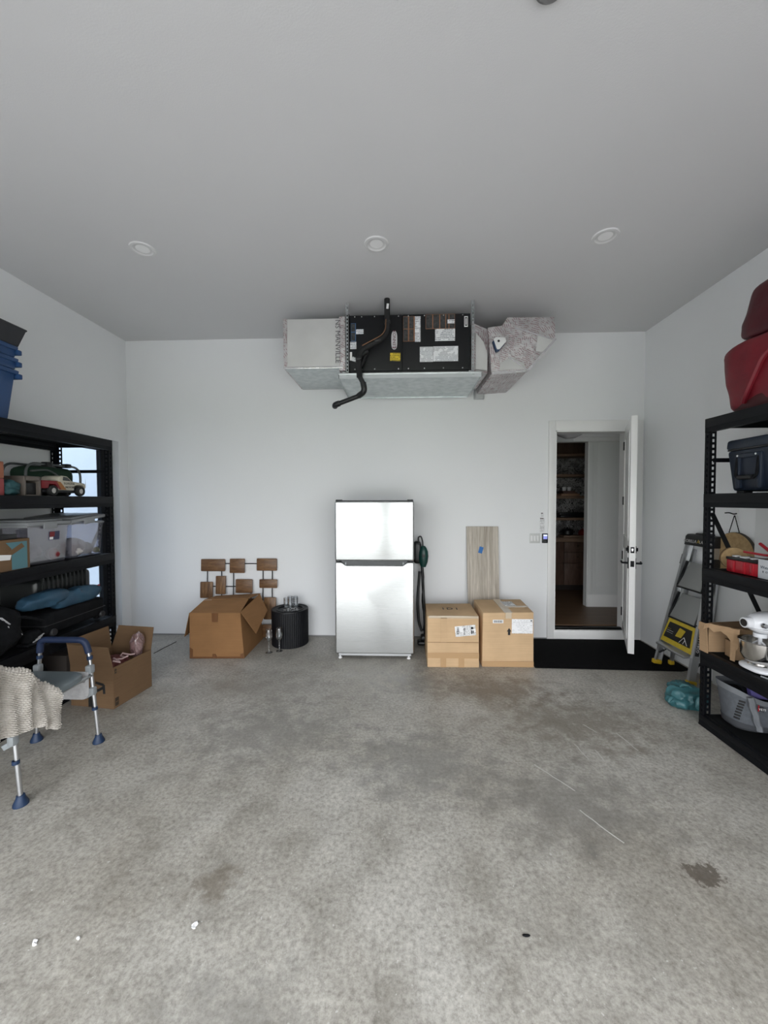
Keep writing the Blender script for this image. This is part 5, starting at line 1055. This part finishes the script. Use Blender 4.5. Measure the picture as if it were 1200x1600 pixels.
# ================================================================== RIGHT RACK CONTENTS
ZT = 2.2705
for (nm, c, sz, sd) in (('lower', (2.565, 2.27, ZT + .235), (.55, 1.22, .47), 71), ('upper', (2.575, 2.19, ZT + .655), (.50, 1.22, .35), 72)):
    t_ = thing('storage_bag', 'dark red soft storage bag on the right rack, %s of the two' % nm, 'bag', (c[0], c[1], c[2] - sz[2] / 2), 0, 'red storage bags on the right rack')
    part(t_, 'bag_body', MB().blob(c, sz, 9, 20, .022, 3.2, sd, 0, .012, -.05 if nm == 'lower' else .05), RED if nm == 'lower' else M('dark_red_nylon', (.055, .003, .008), .5, col2=(.08, .004, .010), scale=4, bump=.7, bscale=7))
    if nm == 'lower':
        part(t_, 'handle', MB().tube(fillet([(2.30, 2.70, ZT + .06), (2.275, 2.66, ZT + .10), (2.275, 2.55, ZT + .30), (2.30, 2.53, ZT + .34)], .04, 5), .018, 8), RED)
        part(t_, 'stag_mark', MB().bar((2.291, 2.765, ZT + .30), (2.291, 2.748, ZT + .35), .002, .008, (1, 0, 0)).bar((2.291, 2.782, ZT + .285), (2.291, 2.758, ZT + .31), .002, .010, (1, 0, 0)).bar((2.291, 2.752, ZT + .345), (2.291, 2.742, ZT + .37), .002, .005, (1, 0, 0)), M('gold_thread', (.42, .30, .12), .5))
        part(t_, 'base_band', MB().blob((2.565, 2.27, ZT + .055), (.535, 1.17, .11), 7, 8, .006, 5, 73), M('dark_maroon', (.05, .004, .006), .6))
# navy cooler
ZC = 1.7255
co = thing('cooler', 'navy hard cooler with rope handles on the right rack', 'cooler', (2.53, 2.50, ZC))
def cq(s, z, d=0): return [(2.54 - .235 * s, 2.50 - .345 * s, z), (2.54 + .235 * s, 2.50 - .345 * s, z), (2.54 + .235 * s, 2.50 + .345 * s, z), (2.54 - .235 * s, 2.50 + .345 * s, z)]
part(co, 'cooler_body', MB().hexa(cq(.90, ZC + .012), cq(.985, ZC + .295), .022), NAVY)
for y in (2.24, 2.76):
    for x in (2.37, 2.70): part(co, 'foot', MB().bb(x - .03, x + .03, y - .03, y + .03, ZC, ZC + .014, .004), BLACKP)
part(co, 'lid', MB().hexa(cq(1.0, ZC + .302), cq(.985, ZC + .368), .016), NAVY)
part(co, 'gasket', MB().hexa(cq(.97, ZC + .293), cq(.97, ZC + .304)), BLACKP)
for x0, x1 in ((2.318, 2.338), (2.48, 2.50)): pass
sd = MB()
xo = 2.304
sd.bb(xo - .006, xo + .05, 2.725, 2.762, ZC + .03, ZC + .255, .010).bb(xo - .006, xo + .05, 2.565, 2.60, ZC + .03, ZC + .255, .010).bb(xo - .006, xo + .05, 2.565, 2.762, ZC + .235, ZC + .268, .010)
part(co, 'handle_surround', sd, NAVY)
part(co, 'recess_panel', MB().bb(xo + .008, xo + .06, 2.60, 2.725, ZC + .10, ZC + .235, .004), M('dark_navy', (.010, .016, .030), .5))
part(co, 'rope', MB().tube(fillet([(xo, 2.742, ZC + .24), (xo - .012, 2.742, ZC + .105), (xo - .012, 2.585, ZC + .105), (xo, 2.585, ZC + .24)], .03, 5), .009, 10), BLACKC)
part(co, 'grip', MB().cyl((xo - .012, 2.715, ZC + .105), (xo - .012, 2.61, ZC + .105), .016, 14), BLACKP)
for y in (2.735, 2.60): part(co, 'rivet', MB().lathe([(0, -.004), (.007, -.003), (.008, 0), (0, 0)], (xo - .006, y, ZC + .252), 12, Matrix.Rotation(PI / 2, 4, 'Y')), CHROME)
part(co, 'corner_post', MB().bb(2.300, 2.345, 2.42, 2.50, ZC + .02, ZC + .275, .014), NAVY); part(co, 'latch', MB().bb(2.292, 2.31, 2.40, 2.455, ZC + .25, ZC + .335, .006), BLACKP)

# third deck
Z3R = 1.1805
ck = thing('cork_disc', 'large round cork board hung on a strap on the right wall', 'cork board', (XR - .03, 3.45, 1.04))
CORK = M('cork', (.30, .20, .095), .9, col2=(.40, .275, .135), scale=40, bump=.3, bscale=60)
part(ck, 'disc', MB().lathe([(0, -.022), (.19, -.022), (.195, -.016), (.195, .010), (0, .010)], (XR - .026, 3.425, 1.205), 48, Matrix.Rotation(PI / 2, 4, 'Y')), CORK)
part(ck, 'rim_band', MB().lathe([(.190, -.014), (.198, -.014), (.198, .012), (.190, .012)], (XR - .026, 3.425, 1.205), 48, Matrix.Rotation(PI / 2, 4, 'Y')), M('dark_binding', (.05, .045, .035), .8))
part(ck, 'strap', MB().tube([(XR - .022, 3.50, 1.395), (XR - .020, 3.452, 1.545)], .0035, 6), BLACKC); part(ck, 'strap', MB().tube([(XR - .022, 3.395, 1.392), (XR - .020, 3.448, 1.545)], .0035, 6), BLACKC)
hk = thing('wall_hook', 'small black wall hook above the hanging cork board', 'hook', (XR, 3.45, 1.55))
part(hk, 'hook_arm', MB().tube(fillet([(XR, 3.45, 1.562), (XR - .03, 3.45, 1.556), (XR - .055, 3.46, 1.57), (XR - .06, 3.50, 1.566)], .02, 4), .005, 8), BLACKM)
part(hk, 'back_plate', MB().bb(XR - .004, XR, 3.435, 3.465, 1.545, 1.60, .002), WHITEP)
c2_ = thing('cork_disc', 'smaller round cork piece standing on the right rack by the post', 'cork board', (2.415, 2.89, Z3R))
part(c2_, 'disc', MB().lathe([(0, -.020), (.072, -.020), (.077, -.014), (.077, .018), (0, .018)], (2.415, 2.890, Z3R + .079), 40, Matrix.Rotation(-.35, 4, 'Z') @ Matrix.Rotation(PI / 2, 4, 'X')), CORK)
part(c2_, 'rim_band', MB().lathe([(.073, -.008), (.079, -.008), (.079, .008), (.073, .008)], (2.415, 2.890, Z3R + .080), 40, Matrix.Rotation(-.35, 4, 'Z') @ Matrix.Rotation(PI / 2, 4, 'X')), M('dark_cork', (.16, .10, .05), .9))
og = thing('parts_organizer', 'red plastic parts organizer on the right rack', 'organizer', (2.38, 2.69, Z3R))
RP = M('red_plastic', (.34, .012, .022), .3)
part(og, 'case_body', MB().bb(2.305, 2.46, 2.575, 2.815, Z3R, Z3R + .085, .006), RP)
for y in (2.60, 2.665, 2.745): part(og, 'case_rib', MB().bb(2.298, 2.306, y, y + .026, Z3R + .004, Z3R + .082, .003), RP)
part(og, 'lid', MB().bb(2.302, 2.462, 2.572, 2.818, Z3R + .086, Z3R + .104, .004), BLACKP)
for y, w in ((2.76, .03), (2.69, .04), (2.63, .02)): part(og, 'tool_insert', MB().bb(2.32, 2.36, y, y + w, Z3R + .104, Z3R + .116, .004), M('pale_insert', (.5, .5, .5), .5))
wb = thing('product_box', 'white printed product box beside the red organizer', 'box', (2.38, 2.45, Z3R))
part(wb, 'carton_body', MB().bb(2.300, 2.46, 2.32, 2.568, Z3R, Z3R + .122, .002), M('white_carton', (.58, .60, .63), .5))
part(wb, 'lettering', MB().text('Water Filter', .026, at(2.2995, 2.485, Z3R + .072, FACE_L)).text('R  O  D  I', .018, at(2.2995, 2.50, Z3R + .044, FACE_L)), M('slate_ink', (.08, .09, .12), .6))
part(wb, 'top_flap', MB().bb(2.302, 2.458, 2.322, 2.566, Z3R + .122, Z3R + .126), BLACKP)
rt2 = thing('red_tongs', 'pair of red handled snips lying on the red organizer', 'tool', (2.40, 2.62, Z3R + .12))
part(rt2, 'handle', MB().tube(fillet([(2.36, 2.74, Z3R + .145), (2.37, 2.60, Z3R + .140), (2.38, 2.52, Z3R + .145), (2.41, 2.50, Z3R + .155), (2.42, 2.54, Z3R + .16)], .02, 5), .008, 8), RP)
part(rt2, 'handle', MB().tube([(2.42, 2.69, Z3R + .205), (2.40, 2.60, Z3R + .165), (2.385, 2.53, Z3R + .142)], .010, 8), RP)
part(rt2, 'pivot', MB().cyl((2.388, 2.535, Z3R + .128), (2.388, 2.535, Z3R + .16), .014, 14), GREYP)
for (nm, x, y0, y1, z1) in (('nearer', 2.876, 2.55, 3.235, 1.75), ('farther', 2.893, 3.26, 3.62, .985)):
    single('foam_board', MB().hexa([(x - .030, y0, .002), (x - .030, y1, .002), (x - .018, y1, .002), (x - .018, y0, .002)], [(x - .004, y0, z1), (x - .004, y1, z1), (x + .008, y1, z1), (x + .008, y0, z1)], .001), M('white_board', (.66, .67, .67), .5), 'plain white board leaning on the right wall behind the rack, %s one' % nm, 'board', (x - .02, (y0 + y1) / 2, 0))

# fourth deck: torn carton, small box, mixer
Z4R = .5655
tcn = thing('cardboard_box', 'torn open tan carton lying on the right rack behind the mixer', 'box', (2.48, 2.80, Z4R))
part(tcn, 'side_panel', MB().slab([(2.236, 2.945, Z4R + .002), (2.239, 2.875, Z4R + .002), (2.236, 2.885, Z4R + .205), (2.231, 2.950, Z4R + .215)], .005), CARDM)
part(tcn, 'end_panel', MB().slab([(2.264, 2.906, Z4R + .002), (2.66, 2.906, Z4R + .002), (2.66, 2.906, Z4R + .235), (2.264, 2.906, Z4R + .216)], .005), CARDM)
part(tcn, 'back_panel', MB().slab([(2.66, 2.905, Z4R + .002), (2.66, 2.70, Z4R + .002), (2.66, 2.70, Z4R + .235), (2.66, 2.905, Z4R + .235)], .005), CARDM)
tp = MB(); pr = [(2.262, 2.906, .216), (2.270, 2.885, .213), (2.290, 2.850, .222), (2.298, 2.800, .220), (2.305, 2.74, .228), (2.33, 2.68, .238)]
for a, b in zip(pr, pr[1:]): tp.slab([(a[0], a[1], Z4R + a[2]), (b[0], b[1], Z4R + b[2]), (2.66, b[1] + .0, Z4R + .240), (2.66, a[1] + .0, Z4R + .238)], .005)
part(tcn, 'top_panel', tp, CARDD)
tf = MB(); fr2 = [(2.233, 2.948, .215, .060), (2.236, 2.900, .214, .045), (2.250, 2.872, .222, .030), (2.268, 2.846, .219, .052), (2.288, 2.812, .221, .036), (2.300, 2.775, .226, .060), (2.312, 2.740, .228, .105), (2.32, 2.71, .23, .15)]
for a, b in zip(fr2, fr2[1:]): tf.slab([(a[0], a[1], Z4R + a[2]), (b[0], b[1], Z4R + b[2]), (b[0] - .012, b[1], Z4R + b[2] - b[3]), (a[0] - .012, a[1], Z4R + a[2] - a[3])], .004)
part(tcn, 'torn_flap', tf, CARDM)
part(tcn, 'torn_strip', MB().slab([(2.306, 2.765, Z4R + .17), (2.314, 2.725, Z4R + .13), (2.300, 2.722, Z4R + .005), (2.296, 2.755, Z4R + .005)], .004), CARDM)
sb = thing('cardboard_box', 'small plain cardboard box inside the torn carton', 'box', (2.42, 2.80, Z4R))
part(sb, 'box_body', MB().hexa([(2.345, 2.86, Z4R + .001), (2.332, 2.755, Z4R + .001), (2.46, 2.74, Z4R + .001), (2.47, 2.845, Z4R + .001)], [(2.345, 2.86, Z4R + .115), (2.332, 2.755, Z4R + .115), (2.46, 2.74, Z4R + .115), (2.47, 2.845, Z4R + .115)], .003), CARDM)
part(sb, 'lid_panel', MB().slab([(2.345, 2.86, Z4R + .118), (2.332, 2.755, Z4R + .118), (2.46, 2.74, Z4R + .118), (2.47, 2.845, Z4R + .118)], .004), CARDD)

mx = thing('stand_mixer', 'white stand mixer with steel bowl on the right rack', 'mixer', (2.44, 2.59, Z4R))
EN = M('white_enamel', (.74, .75, .78), .12); BW = M('bowl_steel', (.62, .60, .57), .16, 1)
bx, by = 2.345, 2.590
part(mx, 'base', MB().blob((bx + .10, by, Z4R + .022), (.37, .23, .044), 3.2, 10, 0, 1, 1), EN)
part(mx, 'column', MB().tube([(bx + .235, by, Z4R + .03), (bx + .245, by, Z4R + .14), (bx + .235, by, Z4R + .24)], [.060, .050, .052], 20), EN)
hd = part(mx, 'motor_head', MB().blob((bx + .105, by, Z4R + .315), (.37, .155, .150), 2.5, 12, 0, 1, 1, 0, 0), EN)
part(hd, 'trim_band', MB().blob((bx + .105, by, Z4R + .290), (.374, .158, .010), 2.6, 10, 0, 1, 1), M('dull_chrome', (.6, .6, .62), .2, 1))
part(hd, 'attachment_hub', MB().cyl((bx - .105, by, Z4R + .318), (bx - .045, by, Z4R + .318), .032, 24, .040), EN)
part(hd, 'hub_cap', MB().cyl((bx - .108, by, Z4R + .318), (bx - .100, by, Z4R + .318), .024, 24), BLACKP)
part(hd, 'knob', MB().lathe([(0, -.018), (.014, -.016), (.016, 0), (0, 0)], (bx - .04, by - .066, Z4R + .318), 16, Matrix.Rotation(-PI / 2, 4, 'X')), M('dull_chrome', (.6, .6, .62), .2, 1))
part(mx, 'beater_shaft', MB().cyl((bx, by, Z4R + .16), (bx, by, Z4R + .255), .011, 12).cyl((bx, by, Z4R + .225), (bx, by, Z4R + .250), .036, 20), EN)
part(mx, 'beater', MB().tube(fillet([(bx, by, Z4R + .20), (bx, by - .055, Z4R + .17), (bx, by - .045, Z4R + .09), (bx, by, Z4R + .075), (bx, by + .045, Z4R + .09), (bx, by + .055, Z4R + .17), (bx, by, Z4R + .20)], .03, 4), .006, 8), EN)
bo = part(mx, 'bowl', MB().lathe([(0, .052), (.045, .050), (.062, .056), (.090, .085), (.104, .125), (.108, .195), (.112, .200), (.110, .203), (.104, .196), (.100, .125), (.086, .090), (.06, .064), (0, .060)], (bx, by, Z4R), 48), BW)
part(bo, 'bowl_foot', MB().lathe([(.050, .042), (.058, .044), (.050, .058), (.040, .058)], (bx, by, Z4R), 32), BW)
part(bo, 'handle', MB().tube(fillet([(bx - .03, by - .108, Z4R + .190), (bx - .05, by - .150, Z4R + .192), (bx - .05, by - .155, Z4R + .10), (bx - .03, by - .100, Z4R + .10)], .025, 5), .007, 10), EN)
part(mx, 'power_cord', MB().tube(fillet([(bx + .27, by, Z4R + .06), (bx + .30, by - .10, Z4R + .012), (bx + .12, by - .18, Z4R + .010), (bx - .06, by - .17, Z4R + .010), (bx - .08, by - .10, Z4R + .010)], .05, 5), .005, 8), GREYP)

# bottom deck: grey tote bag
ZB = .0855
gt = thing('tote_bag', 'grey carryall tote bag with webbing on the bottom of the right rack', 'bag', (2.52, 2.79, ZB))
GFB = M('grey_fabric', (.085, .093, .105), .7, col2=(.105, .115, .13), scale=40, bump=.15, bscale=120)
def totebag(a, v, k=0.0):
    rx, ry = .205 + .045 * v - k, .115 + .030 * v - k
    e = .75; ca, sa = math.cos(a), math.sin(a)
    x = 2.525 + rx * math.copysign(abs(ca) ** e, ca); y = 2.79 + ry * math.copysign(abs(sa) ** e, sa)
    z = ZB + .004 + .288 * v + (.025 * max(0, -ca) ** 2 - .05 * max(0, -sa) ** 4) * v
    return Vector((x, y, z))
part(gt, 'bag_body', MB().sheet(lambda u, v: totebag(u * 2 * PI, .22 + .66 * v), 72, 8, .004), GFB, smooth=60)
part(gt, 'base_shell', MB().sheet(lambda u, v: totebag(u * 2 * PI, .23 * v, -.004 + .05 * (1 - min(1, v * 2.2)) ** 2), 72, 8, .004).lathe([(0, ZB + .001), (1, ZB + .001), (1, ZB + .006), (0, ZB + .006)], (2.525, 2.79, 0), 48, scale=(.17, .085)), M('charcoal_rubber', (.050, .053, .06), .6), smooth=60)
part(gt, 'rim_band', MB().sheet(lambda u, v: totebag(u * 2 * PI, .86 + .14 * v, -.003), 72, 3, .006), M('light_grey_webbing', (.175, .185, .20), .6), smooth=60)
wbm = MB()
for k in range(7):
    v = .30 + k * .075; a = -2.68 + k * .040; p = totebag(a, v, -.003); wbm.box(p, (.034, .010, .012), Matrix.Rotation(a + PI / 2, 3, 'Z'), .003)
part(gt, 'webbing_loops', wbm, INK, kind='stuff')
part(gt, 'strap', MB().tube([totebag(-2.20 + .035 * k + .02 * math.sin(k * 2), .98 - k * .105, -.012 - .006 * math.sin(k * 1.7)) for k in range(9)], [.020] * 9, 8), MAT['light_grey_webbing'])
tl_ = part(gt, 'tag', MB().slab([totebag(-1.96, .70, -.012), totebag(-1.84, .70, -.012), totebag(-1.84, .83, -.012), totebag(-1.96, .83, -.012)], .003), M('tag_dark', (.035, .035, .04), .5))
tpz = totebag(-1.90, .77, -.0155)
part(tl_, 'lettering', MB().text('YETI', .020, at(tpz.x, tpz.y - .003, tpz.z, Matrix.Rotation(-.32, 4, 'Z') @ FACE_F)), PAPER)
part(tl_, 'tag_edge', MB().bar(totebag(-1.975, .69, -.013), totebag(-1.975, .86, -.013), .006, .004), M('tag_red', (.40, .02, .03), .5))
pb = thing('folded_towel', 'purple printed towel with a dark palm tree inside the grey tote bag', 'towel', (2.56, 2.80, ZB + .28))
pv = [Vector((2.41, 2.725, ZB + .232)), Vector((2.66, 2.715, ZB + .215)), Vector((2.66, 2.765, ZB + .325)), Vector((2.43, 2.775, ZB + .345))]
part(pb, 'towel_body', MB().slab(pv, .03), M('purple_cloth', (.12, .10, .34), .7, col2=(.18, .15, .42), scale=5))
nn = (pv[1] - pv[0]).cross(pv[3] - pv[0]).normalized()
def pq(s, t): return pv[0].lerp(pv[1], s).lerp(pv[3].lerp(pv[2], s), t) + nn * .0165
pm = MB().bar(pq(.05, .45), pq(.55, .55), .001, .008, nn)
for (s, t) in ((.75, .35), (.70, .15), (.55, .12), (.45, .30), (.80, .6), (.60, .9)): pm.bar(pq(.58, .52), pq(s, t), .001, .010, nn)
part(pb, 'palm_print', pm, INK)
single('cloth_bundle', MB().blob((2.39, 2.835, ZB + .20), (.12, .10, .14), 2.6, 7, .014, 12, 81), BLACKC, 'black cloth inside the grey tote bag beside the purple towel', 'cloth', (2.42, 2.80, ZB + .15))
